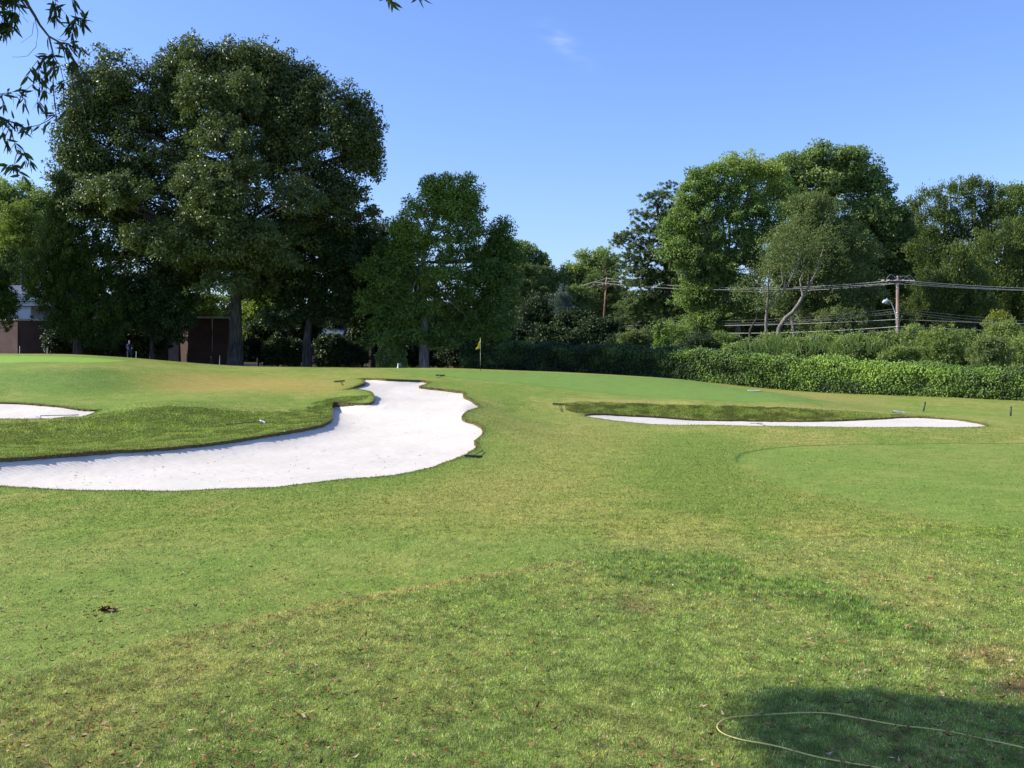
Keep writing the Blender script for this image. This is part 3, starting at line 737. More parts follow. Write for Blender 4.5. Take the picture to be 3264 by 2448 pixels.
def px_tree(name, label, cat, Y, base_u, lobes, leafm, barkm, n, L, W, trunk=None, r0=0.3, style='broad', rc=0.9, group=None,
            fork=None, depth=1.0, fill=0.55, limbs=True, filler=0.35, twigs=5, droop=0.25, gz=None, limb_r=None, tone=(0, 1), lean_out=0.5, dy=1.0):
    """a tree from its measured outline: lobes are (u, v, half-width px, half-height px[, metres nearer or farther[, tone lo, tone hi]])"""
    bx = (base_u - CU) / F * Y
    base = gpos(bx, Y) if gz is None else (bx, Y, gz)
    T = Tree(name, label, cat, base, group)
    s = Y / F
    lobes = list(lobes); extra = []
    for _ in range(int(len(lobes) * filler)):
        a = lobes[rng.integers(len(lobes))]; near = sorted(lobes, key=lambda l: (l[0] - a[0]) ** 2 + (l[1] - a[1]) ** 2)[1:6]
        b = near[rng.integers(len(near))]; cu, cv = np.mean([l[0] for l in near + [a]]), np.mean([l[1] for l in near + [a]])
        extra.append(((a[0] + b[0] + cu) / 3, (a[1] + b[1] + cv) / 3, (a[2] + b[2]) * .42, (a[3] + b[3]) * .42) + tuple(a[4:]))
    lobes += extra
    tp = [np.array(base) - np.array([0, 0, .3])] + [at(u, v, Y) for u, v in (trunk or [])]
    if not trunk: tp.append(at(base_u, min(l[1] + l[3] * .3 for l in lobes), Y))
    # trunk with a root flare
    pts = catmull(np.array(tp), per=0.8, closed=False) if len(tp) > 2 else np.array([tp[0] + (tp[1] - tp[0]) * k for k in np.linspace(0, 1, 10)])
    hgt = np.linspace(0, 1, len(pts)); rr = r0 * (1 - 0.62 * hgt); rr[0] *= 1.35; rr[1] *= 1.08
    T.wood.tube(pts, rr, 12, cap=False)
    fk = at(*fork, Y) if fork else tp[-1] * 0.5 + tp[0] * 0.5
    wts = np.array([l[2] * l[3] for l in lobes], float) ** 0.85; wts /= wts.sum()
    for l, w in zip(lobes, wts):
        dyy = (l[4] if len(l) > 4 else rng.uniform(-1, 1) * 0.25 * max(l[2], l[3]) * s) * dy
        C = at(l[0], l[1], Y) + np.array([0, dyy, 0])
        Rr = np.array([l[2] * s, min(l[2], l[3]) * s * depth, l[3] * s])
        tn = (l[5], l[6]) if len(l) > 6 else tone
        if limbs:
            # leave the trunk below the lobe
            cand = pts[hgt > 0.3]
            d = np.linalg.norm(cand - C, axis=1) + 0.9 * np.maximum(cand[:, 2] - C[2] + 0.25 * np.linalg.norm((cand - C)[:, :2], axis=1), 0)
            a = cand[d.argmin()]
            if fork and a[2] < fk[2]: a = fk
            lr = (limb_r or r0 * 0.42) * (0.5 + 2.2 * w)
            mid = a * 0.5 + C * 0.5 + np.array([0, 0, -0.08 * np.linalg.norm(C - a)]) + rng.normal(0, .04, 3) * np.linalg.norm(C - a)
            T.limb([a, mid, C], lr, lr * 0.35, 7)
        T.foliage(C, Rr, int(n * w), L, W, style, rc, fill, tn, droop, twigs, C if limbs else None, lean_out, rt=r0 * 0.09)
    return T, T.done(leafm, barkm)

BARK_GREY = bark_material('bark_grey', (0.035, 0.031, 0.026), (0.10, 0.09, 0.078))
BARK_DARK = bark_material('bark_dark', (0.03, 0.024, 0.02), (0.085, 0.07, 0.055))
BARK_PALE = bark_material('bark_pale', (0.13, 0.11, 0.09), (0.29, 0.26, 0.22))
BARK_PINE = bark_material('bark_pine', (0.07, 0.04, 0.025), (0.19, 0.115, 0.075))
def lm(name, dark, mid, light, **k): return leaf_material(name, [(0.0, dark), (0.5, mid), (1.0, light)], **k)
L_OAK = leaf_material('oak_leaf', [(0.0, (0.0562, 0.0815, 0.0251)), (0.5, (0.1002, 0.1311, 0.0389)), (0.9, (0.1504, 0.1862, 0.0529)), (1.0, (0.3007, 0.2481, 0.0557))], rough=0.42, spec=0.4, trans=0.25)
L_CEDAR = lm('cedar_leaf', (0.0208, 0.0390, 0.0108), (0.0390, 0.0676, 0.0162), (0.0715, 0.1105, 0.0252), rough=0.75, spec=0.15, trans=0.1)
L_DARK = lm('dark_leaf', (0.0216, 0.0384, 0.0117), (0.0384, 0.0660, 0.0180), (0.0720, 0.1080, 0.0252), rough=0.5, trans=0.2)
L_ELM = leaf_material('elm_leaf', [(0.0, (0.0714, 0.1196, 0.0262)), (0.5, (0.1309, 0.2065, 0.0412)), (1.0, (0.2857, 0.3804, 0.0655))], rough=0.5, trans=0.32)
L_MAPLE = leaf_material('maple_leaf', [(0.0, (0.125, 0.190, 0.055)), (0.5, (0.225, 0.315, 0.080)), (0.8, (0.33, 0.42, 0.105)), (1.0, (0.48, 0.44, 0.08))], rough=0.45, spec=0.35, trans=0.38)
L_GOLD = leaf_material('gold_leaf', [(0.0, (0.1300, 0.1950, 0.0300)), (0.5, (0.2340, 0.2860, 0.0400)), (1.0, (0.4420, 0.3900, 0.0450))], rough=0.5, trans=0.35)
L_WOOD = lm('woodland_leaf', (0.1022, 0.1579, 0.0531), (0.1809, 0.2565, 0.0767), (0.3345, 0.3947, 0.1179), rough=0.45, spec=0.4, trans=0.42)
L_BROWN = leaf_material('tinted_leaf', [(0.0, (0.085, 0.120, 0.040)), (0.5, (0.165, 0.215, 0.065)), (0.88, (0.25, 0.29, 0.090)), (0.97, (0.34, 0.19, 0.08)), (1.0, (0.46, 0.18, 0.08))], rough=0.5, trans=0.35)
L_PINE = lm('pine_needle', (0.075, 0.125, 0.042), (0.150, 0.215, 0.066), (0.27, 0.32, 0.090), rough=0.5, trans=0.2)
L_CYPRESS = lm('cypress_leaf', (0.055, 0.090, 0.027), (0.112, 0.160, 0.040), (0.21, 0.255, 0.062), rough=0.6, spec=0.2, trans=0.2)
L_SILVER = lm('silver_leaf', (0.10, 0.14, 0.11), (0.16, 0.21, 0.17), (0.24, 0.30, 0.24), rough=0.6, trans=0.15)
L_KUDZU = leaf_material('vine_leaf', [(0.0, (0.028, 0.048, 0.016)), (0.25, (0.065, 0.105, 0.026)), (0.55, (0.14, 0.225, 0.042)), (1.0, (0.28, 0.40, 0.065))], rough=0.45, spec=0.3, trans=0.25)
L_WEED = leaf_material('thicket_leaf', [(0.0, (0.1053, 0.1475, 0.0412)), (0.5, (0.2001, 0.2751, 0.0655)), (0.85, (0.3368, 0.3929, 0.1030)), (1.0, (0.5052, 0.3929, 0.1498))], rough=0.5, trans=0.3)
L_WILLOW = lm('willow_oak_leaf', (0.0300, 0.0450, 0.0150), (0.0500, 0.0750, 0.0220), (0.0900, 0.1150, 0.0300), rough=0.45, trans=0.25)

# ------------------------------------------------------------------ the trees on the left
px_tree('oak_tree', 'tallest and broadest tree, dark green oak with a thick straight trunk left of centre', 'tree', 84, 235,
        [(112, 78, 24, 26), (88, 100, 22, 28), (150, 92, 26, 24), (128, 112, 36, 28), (178, 70, 22, 24), (196, 56, 16, 18), (205, 84, 30, 26), (242, 62, 26, 22), (262, 58, 20, 18), (283, 74, 18, 22), (240, 92, 34, 28),
         (305, 88, 18, 26), (318, 102, 20, 22), (290, 112, 34, 28), (348, 110, 18, 20), (364, 128, 16, 22), (340, 138, 30, 28), (372, 146, 12, 14), (360, 165, 18, 20), (330, 178, 26, 24), (80, 132, 20, 26), (68, 155, 14, 20),
         (100, 150, 34, 28), (82, 182, 24, 22), (120, 190, 36, 28), (160, 140, 38, 32), (180, 110, 30, 22), (210, 130, 34, 26), (255, 140, 36, 26), (295, 150, 34, 26), (150, 180, 34, 26), (200, 172, 34, 24), (250, 178, 38, 26), (300, 188, 34, 26),
         (345, 200, 22, 18), (330, 215, 28, 20), (370, 216, 10, 8), (115, 222, 34, 26), (150, 232, 38, 26), (195, 222, 38, 26), (240, 222, 40, 26), (290, 228, 36, 24), (140, 262, 30, 22), (180, 262, 36, 24), (225, 262, 38, 24), (275, 262, 34, 22), (190, 288, 26, 14), (160, 285, 24, 12), (255, 285, 26, 12), (222, 190, 26, 18, -4), (256, 192, 26, 18, -4), (236, 222, 30, 18, -4.5), (208, 252, 26, 16, -4), (264, 250, 26, 16, -4), (238, 288, 24, 10, -3.5), (240, 150, 28, 18, -4), (222, 112, 24, 18, -3), (258, 108, 22, 18, -3), (150, 205, 28, 16, -4), (110, 210, 24, 16, -2), (310, 208, 24, 16, -3), (180, 196, 26, 16, 2), (240, 256, 26, 16, 3), (285, 258, 26, 14, -3), (170, 245, 26, 14, -3)],
        L_OAK, BARK_GREY, 310000, 0.25, 0.16, trunk=[(236, 330), (236, 290), (238, 230), (240, 170), (242, 120)], r0=0.56, rc=0.95, fork=(237, 262), twigs=6, fill=0.66, depth=1.15, limb_r=0.36, droop=0.35, dy=1.6, filler=0.5)
px_tree('cedar_tree', 'dark pointed cedar in front of the left side of the tall oak', 'tree', 81, 78,
        [(61, 178, 4, 8), (55, 184, 4, 5), (61, 190, 7, 12), (62, 206, 12, 12), (66, 222, 18, 14), (54, 240, 20, 16), (78, 244, 22, 18), (46, 262, 22, 18), (72, 268, 30, 20), (100, 262, 20, 20), (44, 288, 20, 18), (70, 296, 32, 20), (104, 292, 24, 22), (62, 318, 24, 16), (92, 320, 28, 18), (118, 312, 18, 18), (76, 334, 18, 10), (100, 336, 22, 10)],
        L_CEDAR, BARK_DARK, 95000, 0.20, 0.09, trunk=[(78, 320), (70, 250), (62, 180)], r0=0.32, style='cedar', rc=0.62, limbs=True, limb_r=0.09, twigs=3, fill=0.6)
px_tree('cedar_tree', 'dark low evergreen at the left edge in front of the brick wall', 'tree', 80, -8,
        [(-8, 280, 16, 14), (-12, 300, 24, 16), (-6, 318, 20, 14), (-20, 326, 18, 12), (4, 306, 12, 10)],
        L_CEDAR, BARK_DARK, 22000, 0.20, 0.09, trunk=[(-8, 320), (-8, 280)], r0=0.2, style='cedar', rc=0.55, limb_r=0.07, twigs=2)
px_tree('shade_tree', 'low dark rounded evergreen between the cedar and the trunk of the tall oak', 'tree', 83, 152,
        [(135, 296, 26, 20), (165, 292, 26, 20), (128, 318, 20, 16), (155, 318, 28, 18), (182, 312, 18, 18), (172, 332, 16, 8)],
        L_DARK, BARK_DARK, 36000, 0.22, 0.13, trunk=[(152, 330), (152, 300)], r0=0.16, rc=0.7, limb_r=0.07, twigs=3)
px_tree('magnolia_tree', 'dark tree with a forked pale trunk right of the tall oak', 'tree', 86, 307,
        [(300, 235, 24, 22), (330, 240, 26, 22), (352, 232, 16, 16), (280, 262, 24, 20), (315, 265, 30, 20), (352, 262, 24, 20), (372, 250, 14, 12), (272, 290, 26, 18), (300, 300, 28, 14), (338, 290, 30, 18), (365, 285, 18, 16), (330, 312, 26, 10), (290, 318, 22, 8), (360, 308, 18, 10)],
        L_DARK, BARK_GREY, 62000, 0.26, 0.15, trunk=[(307, 340), (310, 310), (313, 265), (316, 225)], r0=0.36, rc=0.8, fork=(311, 318), limb_r=0.2, twigs=4)
px_tree('elm_tree', 'medium tree with feathery upswept top and bare pale forks, right of the tall oak', 'tree', 84, 424,
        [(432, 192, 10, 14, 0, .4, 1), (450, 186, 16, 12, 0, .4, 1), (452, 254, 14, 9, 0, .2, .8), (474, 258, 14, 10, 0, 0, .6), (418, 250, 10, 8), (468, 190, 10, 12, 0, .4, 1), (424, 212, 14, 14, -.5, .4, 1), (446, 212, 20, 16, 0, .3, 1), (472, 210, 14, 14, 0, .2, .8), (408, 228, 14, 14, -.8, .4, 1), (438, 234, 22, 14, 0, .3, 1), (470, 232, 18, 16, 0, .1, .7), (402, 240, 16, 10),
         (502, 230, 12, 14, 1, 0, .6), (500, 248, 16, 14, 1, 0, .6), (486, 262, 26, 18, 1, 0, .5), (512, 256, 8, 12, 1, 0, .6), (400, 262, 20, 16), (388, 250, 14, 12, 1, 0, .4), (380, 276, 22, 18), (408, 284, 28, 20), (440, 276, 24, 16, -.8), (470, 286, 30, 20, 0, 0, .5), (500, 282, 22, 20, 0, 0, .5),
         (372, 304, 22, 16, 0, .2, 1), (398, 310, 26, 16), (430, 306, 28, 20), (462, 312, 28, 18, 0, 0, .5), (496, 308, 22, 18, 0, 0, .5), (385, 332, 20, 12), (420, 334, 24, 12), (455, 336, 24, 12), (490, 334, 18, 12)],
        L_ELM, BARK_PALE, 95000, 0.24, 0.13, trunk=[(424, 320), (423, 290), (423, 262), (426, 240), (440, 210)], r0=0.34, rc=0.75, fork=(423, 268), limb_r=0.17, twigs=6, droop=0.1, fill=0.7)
# darker tree standing behind the elm and oak
px_tree('shade_tree', 'dark round tree behind the elm, filling the gap beside the tall oak', 'tree', 97, 372,
        [(372, 240, 20, 16), (352, 258, 20, 18), (392, 252, 16, 16), (380, 280, 30, 24), (350, 290, 22, 22), (405, 285, 18, 20), (370, 315, 30, 18)],
        L_DARK, BARK_DARK, 38000, 0.30, 0.18, r0=0.3, rc=1.0, twigs=3)
# trees beyond the club house on the far left
px_tree('maple_tree', 'sunlit pale green tree at the far left edge behind the cedar', 'tree', 130, 18,
        [(2, 200, 22, 18), (22, 196, 18, 16), (44, 204, 18, 14), (30, 215, 22, 16), (-5, 225, 22, 20), (56, 222, 18, 20), (20, 240, 26, 20), (48, 250, 22, 20), (0, 262, 24, 18), (30, 268, 26, 16), (14, 285, 30, 14)],
        L_WOOD, BARK_GREY, 52000, 0.32, 0.20, r0=0.4, rc=1.1, twigs=5, tone=(.3, 1))
px_tree('maple_tree', 'yellowing green tree at the far left in front of the pale green tree', 'tree', 122, 22,
        [(18, 216, 14, 12), (30, 228, 16, 14), (14, 236, 16, 14), (36, 246, 14, 12)],
        L_GOLD, BARK_GREY, 12000, 0.26, 0.15, r0=0.22, rc=0.9, twigs=4, tone=(0, .55))
# a golden understorey seen through the shade
for i, (u, v, a, b, Y, lab) in enumerate(((258, 316, 18, 22, 104, 'young sunlit yellow green tree seen just right of the tall oak trunk'), (204, 306, 20, 14, 112, 'sunlit yellow green tree showing above the brick wall'), (362, 280, 18, 22, 104, 'sunlit yellow green tree glimpsed through the shade left of the elm'), (278, 330, 16, 14, 108, 'low green tree in shade behind the tall oak'))):
    px_tree('young_tree', lab, 'tree', Y, u, [(u - a * .4, v, a * .7, b * .8), (u + a * .4, v - b * .3, a * .6, b * .6), (u, v + b * .5, a * .8, b * .6)], L_GOLD if i < 3 else L_ELM, BARK_GREY, 9000, 0.26, 0.16, r0=0.14, rc=0.8, twigs=3, group='young trees behind the shade trees', tone=(0, .7))

# ------------------------------------------------------------------ far trees in the middle
px_tree('far_tree', 'distant dark tree on the skyline just right of the elm', 'tree', 150, 520,
        [(506, 250, 16, 14), (522, 256, 16, 12), (540, 264, 10, 9), (500, 268, 18, 16), (524, 276, 24, 14), (545, 282, 14, 12), (515, 300, 30, 20)],
        L_WOOD, BARK_DARK, 30000, 0.40, 0.25, r0=0.4, rc=1.3, twigs=4, fill=.7)
px_tree('pine_tree', 'bright rounded pine on the skyline in the middle distance', 'tree', 138, 530,
        [(522, 272, 12, 10), (538, 274, 14, 10), (512, 284, 14, 10), (532, 288, 20, 10), (548, 290, 10, 10), (524, 302, 24, 10)],
        L_PINE, BARK_PINE, 44000, 0.30, 0.065, r0=0.3, style='pine', rc=1.0, twigs=4)
px_tree('far_tree', 'olive green tree on the skyline between the rounded pine and the tall pine', 'tree', 150, 585,
        [(572, 278, 12, 12), (588, 266, 14, 12), (604, 262, 14, 12), (598, 276, 20, 12), (576, 292, 20, 12), (602, 292, 24, 12), (560, 286, 12, 14)],
        L_WOOD, BARK_GREY, 30000, 0.36, 0.22, r0=0.4, rc=1.2, twigs=4, tone=(.4, 1))
px_tree('pine_tree', 'sprawling yellow green pine left of the leaning utility pole', 'tree', 142, 606,
        [(612, 266, 14, 10), (600, 284, 16, 12), (620, 290, 18, 14), (590, 300, 14, 12), (606, 308, 22, 14), (626, 318, 20, 12), (600, 326, 18, 10)],
        L_PINE, BARK_PINE, 46000, 0.30, 0.065, r0=0.3, style='pine', rc=1.0, twigs=4, tone=(.2, 1))
px_tree('spruce_tree', 'small silvery blue conifer in front of the dark thicket', 'tree', 118, 564,
        [(563, 290, 3, 5), (563, 298, 7, 6), (562, 306, 11, 6), (565, 314, 13, 7), (568, 322, 10, 6)],
        L_SILVER, BARK_GREY, 14000, 0.22, 0.06, r0=0.1, style='cedar', rc=0.45, limb_r=0.03, twigs=0, fill=.8)
for i, (u, v, a, b, Y, lab) in enumerate(((540, 318, 26, 22, 120, 'dark shrubby tree under the rounded pine'), (575, 328, 22, 18, 114, 'dark shrubby tree below the silvery conifer'), (600, 334, 24, 14, 110, 'dark thicket tree at the foot of the leaning utility pole'),
                                          (522, 338, 26, 14, 108, 'dark shrubby tree directly right of the elm'), (552, 342, 26, 12, 104, 'low dark shrubby tree behind the shaded hedge'), (574, 304, 18, 16, 140, 'mid green tree behind the silvery conifer'))):
    px_tree('shade_tree', lab, 'tree', Y, u, [(u - a * .45, v + b * .1, a * .6, b * .75), (u + a * .4, v - b * .05, a * .6, b * .8), (u, v - b * .4, a * .7, b * .6), (u, v + b * .5, a, b * .5)], L_DARK if i != 5 else L_WOOD, BARK_DARK, 17000, 0.28, 0.15, r0=0.16, rc=0.8, twigs=3, group='dark trees behind the hedge')

# ------------------------------------------------------------------ the right-hand group
px_tree('pine_tree', 'tall dark pine with boughs reaching left over the utility wires', 'tree', 128, 664,
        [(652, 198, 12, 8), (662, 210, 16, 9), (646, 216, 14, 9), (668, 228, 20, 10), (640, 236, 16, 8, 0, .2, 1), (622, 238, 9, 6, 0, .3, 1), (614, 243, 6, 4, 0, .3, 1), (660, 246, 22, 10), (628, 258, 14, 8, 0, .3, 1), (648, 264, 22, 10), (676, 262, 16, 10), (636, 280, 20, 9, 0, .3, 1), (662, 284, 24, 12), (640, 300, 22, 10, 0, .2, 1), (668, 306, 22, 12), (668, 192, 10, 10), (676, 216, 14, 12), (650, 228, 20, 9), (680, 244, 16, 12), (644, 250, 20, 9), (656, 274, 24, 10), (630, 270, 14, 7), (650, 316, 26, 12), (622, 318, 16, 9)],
        L_PINE, BARK_PINE, 150000, 0.26, 0.055, trunk=[(666, 320), (668, 280), (662, 240), (656, 200)], r0=0.42, style='pine', rc=0.95, limb_r=0.14, twigs=5)
px_tree('woodland_tree', 'largest dark crown on the skyline of the right-hand group', 'tree', 138, 812,
        [(800, 162, 22, 12), (826, 156, 20, 12), (850, 160, 18, 12), (780, 176, 26, 16), (866, 176, 16, 16), (820, 178, 34, 18), (880, 192, 14, 16), (845, 196, 34, 20), (892, 214, 16, 18), (870, 222, 30, 22), (800, 204, 34, 20), (905, 238, 14, 18), (885, 250, 26, 22), (845, 240, 36, 26), (800, 240, 36, 26), (900, 280, 22, 26), (860, 282, 34, 26), (820, 285, 34, 26), (880, 320, 34, 20), (830, 322, 34, 18)],
        L_WOOD, BARK_GREY, 110000, 0.40, 0.26, trunk=[(812, 300), (815, 240), (818, 190)], r0=0.6, rc=1.35, twigs=5, fill=.65, tone=(.15, 1))
px_tree('maple_tree', 'light green tree with pale spreading limbs and yellow tips right of the pine', 'tree', 120, 738,
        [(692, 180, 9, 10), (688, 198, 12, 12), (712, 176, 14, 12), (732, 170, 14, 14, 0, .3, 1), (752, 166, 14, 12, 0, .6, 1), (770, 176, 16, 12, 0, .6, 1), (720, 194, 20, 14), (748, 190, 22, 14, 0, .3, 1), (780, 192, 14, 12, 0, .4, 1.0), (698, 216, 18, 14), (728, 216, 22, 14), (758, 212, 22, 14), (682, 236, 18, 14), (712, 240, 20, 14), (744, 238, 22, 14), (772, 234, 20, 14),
         (676, 222, 12, 12), (694, 262, 20, 14), (724, 264, 20, 14), (752, 258, 18, 12), (706, 286, 22, 14), (736, 290, 22, 14), (768, 270, 18, 14), (690, 300, 20, 14), (720, 312, 22, 14), (700, 326, 24, 12), (750, 312, 18, 12), (672, 250, 14, 12)],
        L_MAPLE, BARK_PALE, 92000, 0.30, 0.18, trunk=[(738, 340), (737, 310), (733, 285), (728, 270)], r0=0.42, rc=1.0, fork=(733, 283), limb_r=0.34, twigs=8, fill=.8, tone=(0, .8), filler=.15)
px_tree('tallow_tree', 'open olive tinted tree with a few rusty leaves at the middle of the right-hand group', 'tree', 112, 800,
        [(806, 204, 20, 14), (826, 216, 20, 16), (796, 226, 20, 14), (846, 232, 16, 14), (812, 240, 26, 16), (838, 252, 20, 14), (798, 258, 20, 14), (822, 270, 26, 14), (850, 272, 16, 14), (806, 290, 24, 14), (834, 296, 24, 14), (852, 306, 16, 14), (818, 318, 28, 12), (846, 326, 20, 10), (784, 250, 18, 16), (780, 276, 20, 16), (862, 250, 16, 16), (866, 290, 16, 18), (786, 300, 22, 16), (864, 322, 18, 12)], 
        L_BROWN, BARK_PALE, 80000, 0.22, 0.13, trunk=[(792, 320), (806, 305), (815, 280), (822, 250), (828, 220)], r0=0.2, rc=0.95, limb_r=0.1, twigs=9, fill=.85)
px_tree('woodland_tree', 'dense mid green tree filling the space between the tall pine and the light green tree', 'tree', 133, 690,
        [(684, 216, 16, 14), (700, 236, 22, 16), (680, 250, 20, 16), (705, 262, 24, 18), (684, 280, 24, 18), (712, 292, 26, 18), (690, 310, 30, 18), (740, 300, 26, 20), (730, 326, 34, 16), (690, 334, 34, 12), (770, 310, 24, 20), (780, 334, 30, 12)],
        L_WOOD, BARK_GREY, 60000, 0.34, 0.2, r0=0.35, rc=1.15, twigs=5)
# the bare leaning trunks in front of it
def bare_tree(name, label, Y, base_u, stems, mat, r0, group=None):
    bx = (base_u - CU) / F * Y; base = gpos(bx, Y)
    T = Tree(name, label, 'tree', base, group)
    for st in stems:
        pts = [at(u, v, Y) + np.array([0, dz, 0]) for u, v, dz in st[1]]
        if st[2]: pts[0] = np.array(base) - np.array([0, 0, .2]) if st[2] == 'base' else pts[0]
        P = catmull(np.array(pts), 0.5, closed=False); T.wood.tube(P, np.linspace(st[0], st[0] * 0.3, len(P)), 8, cap=False)
        for k in range(3, len(P) - 1, 3):
            d = unit(rng.normal(0, 1, 3) + np.array([0, 0, .8])); Lb = rng.uniform(.8, 2.4)
            T.limb([P[k], P[k] + d * Lb * .5, P[k] + d * Lb + np.array([0, 0, .3])], st[0] * .3, st[0] * .08, 4)
    for st in stems:
        u, v, dz = st[1][-1]
        T.foliage(at(u, v - 4, Y), (2.6, 2.2, 2.0), 1300, 0.2, 0.12, 'broad', 0.9, .95, (0, .8))
    return T.done(L_BROWN, mat)
bare_tree('leaning_tree', 'pale bare trunk leaning to the right in front of the olive tinted tree', 106, 772, [(0.25, [(772, 345, 0), (779, 328, 0), (793, 312, 0), (803, 296, 0), (818, 270, .3), (826, 245, .6)], 'base'), (0.14, [(803, 296, 0), (800, 280, 0), (808, 262, -.3)], None)], BARK_PALE, .34)
bare_tree('slender_tree', 'thin upright pale trunk left of the leaning bare trunk', 104, 766, [(0.2, [(766, 345, 0), (766, 320, 0), (768, 295, 0), (769, 268, 0)], 'base'), (0.13, [(767, 308, 0), (783, 292, 0), (796, 268, 0), (800, 256, .2), (790, 240, .2)], None), (0.12, [(768, 300, 0), (784, 282, .4), (780, 255, .4)], None)], BARK_PALE, .2)
bare_tree('slender_tree', 'short dark crooked stem at the foot of the light green tree', 103, 747, [(0.16, [(747, 345, 0), (750, 330, 0), (757, 318, 0), (755, 300, 0)], 'base')], BARK_GREY, .16)
# the far right masses of feathery evergreens
for i, (lob, Y, n, lab) in enumerate((
    ([(930, 206, 18, 16), (955, 198, 18, 14), (978, 192, 16, 12), (1000, 202, 18, 14), (942, 226, 26, 18), (975, 218, 28, 18), (1004, 226, 22, 20), (930, 254, 24, 20), (965, 250, 32, 22), (1000, 256, 26, 22), (940, 284, 30, 20), (985, 288, 34, 22), (930, 310, 28, 20), (970, 316, 36, 20)], 132, 75000, 'broad billowing dark evergreen right of the street light'),
    ([(1008, 196, 14, 10), (1024, 194, 16, 12), (1048, 200, 22, 16), (1020, 214, 24, 16), (1060, 226, 30, 24), (1030, 240, 24, 20), (1060, 270, 36, 26), (1050, 310, 40, 26)], 145, 38000, 'farthest pale topped tree at the right edge'),
    ([(990, 246, 16, 14), (1012, 238, 18, 16), (1002, 262, 24, 18), (1026, 264, 20, 18), (994, 284, 22, 18), (1020, 292, 26, 20), (1040, 280, 24, 26), (1000, 308, 26, 16), (1034, 318, 28, 18)], 118, 52000, 'rounded feathery evergreen at the right edge in front of the others'),
    ([(958, 262, 16, 14), (946, 282, 18, 14), (968, 290, 20, 14), (950, 306, 24, 14), (976, 312, 20, 14)], 112, 26000, 'smaller feathery evergreen right of the utility pole with the street light'))):
    px_tree('cypress_tree' if i != 1 else 'woodland_tree', lab, 'tree', Y, lob[0][0] + 15, lob, L_CYPRESS if i != 1 else L_WOOD, BARK_DARK, n, 0.30 if i != 1 else .4, 0.13 if i != 1 else .25, r0=0.35, style='cedar' if i != 1 else 'broad', rc=0.95, twigs=3, group='evergreens at the right' if i != 1 else None, tone=(0, 1))
# dark mass standing in the gap behind the street light
px_tree('woodland_tree', 'dark tree in deep shade behind the utility pole with the street light', 'tree', 150, 905,
        [(905, 222, 16, 16), (912, 240, 20, 18), (905, 262, 22, 22), (925, 280, 24, 22), (900, 300, 30, 24), (940, 310, 30, 24), (880, 330, 30, 16), (920, 334, 36, 16), (960, 334, 30, 16), (1000, 336, 34, 16), (1040, 336, 30, 16), (850, 336, 30, 14)],
        L_DARK, BARK_DARK, 42000, 0.42, 0.28, r0=0.35, rc=1.5, twigs=2)
# a belt of undergrowth trees closing the view low down behind everything
k = 0
for u in range(-60, 1120, 62):
    Y = 168 + 10 * math.sin(u * 0.7)
    top = 300 + 14 * math.sin(u * 0.045) + (8 if u < 560 else -4)
    if 60 < u < 400: Y = 150
    desc = ['behind the cedar', 'behind the tall oak', 'behind the elm', 'behind the silvery conifer', 'behind the light green tree', 'behind the street light', 'beyond the right edge of the hedge']
    px_tree('background_tree', 'dark distant tree closing the view low down behind the nearer trees', 'tree', Y, u, [(u - 18, top + 22, 24, 20), (u + 18, top + 16, 24, 22), (u, top + 44, 40, 22), (u, top + 8, 20, 14), (u - 20, 356, 26, 14), (u + 20, 356, 26, 14)], L_DARK, BARK_DARK, 14000, 0.7, 0.5, r0=0.3, rc=1.9, twigs=2, filler=1.2, group='dark trees closing the view behind the nearer trees')

# ------------------------------------------------------------------ thicket shrubs between hedge and trees
random.seed(3)
shr = []
specs = [(640, 340, 24, 14, 104, L_BROWN, 'brownish thicket shrub under the tall pine'), (672, 336, 24, 18, 108, L_MAPLE, 'green thicket shrub between the tall pine and the light green tree'), (700, 346, 24, 12, 98, L_DARK, 'dark shrub behind the hedge under the light green tree'),
         (722, 342, 22, 12, 100, L_MAPLE, 'leafy shrub at the foot of the light green tree'), (742, 352, 22, 10, 90, L_WEED, 'low bushy shrub left of the leaning bare trunk'), (770, 350, 24, 12, 92, L_WEED, 'grassy shrub at the base of the leaning bare trunk'),
         (800, 350, 24, 12, 90, L_WEED, 'yellow green shrub right of the leaning bare trunk'), (828, 348, 26, 14, 92, L_WEED, 'rounded green shrub below the olive tinted tree'), (856, 350, 24, 14, 88, L_WEED, 'dense green shrub left of the utility pole base'),
         (884, 346, 20, 14, 90, L_WEED, 'tall weedy shrub just left of the utility pole base'), (912, 344, 20, 16, 90, L_WEED, 'tall weedy shrub just right of the utility pole base'), (938, 346, 22, 16, 86, L_WEED, 'light green weedy shrub behind the hedge right of the pole'),
         (966, 344, 22, 16, 88, L_WEED, 'green shrub with dark hollows behind the right part of the hedge'), (990, 352, 20, 12, 78, L_BROWN, 'dark bushy shrub just behind the hedge near the right edge'), (1006, 342, 22, 18, 84, L_WEED, 'tall pale shrub near the right edge'),
         (1036, 348, 24, 18, 80, L_WEED, 'green shrub cut by the right edge'), (900, 356, 20, 8, 82, L_WEED, 'low shrub in front of the utility pole base'), (840, 320, 22, 14, 108, L_BROWN, 'olive shrub under the olive tinted tree'), (1000, 326, 14, 12, 100, L_GOLD, 'yellow green sapling standing in the thicket at the right'), (618, 344, 16, 12, 106, L_DARK, 'dark shrub right of the leaning utility pole')]
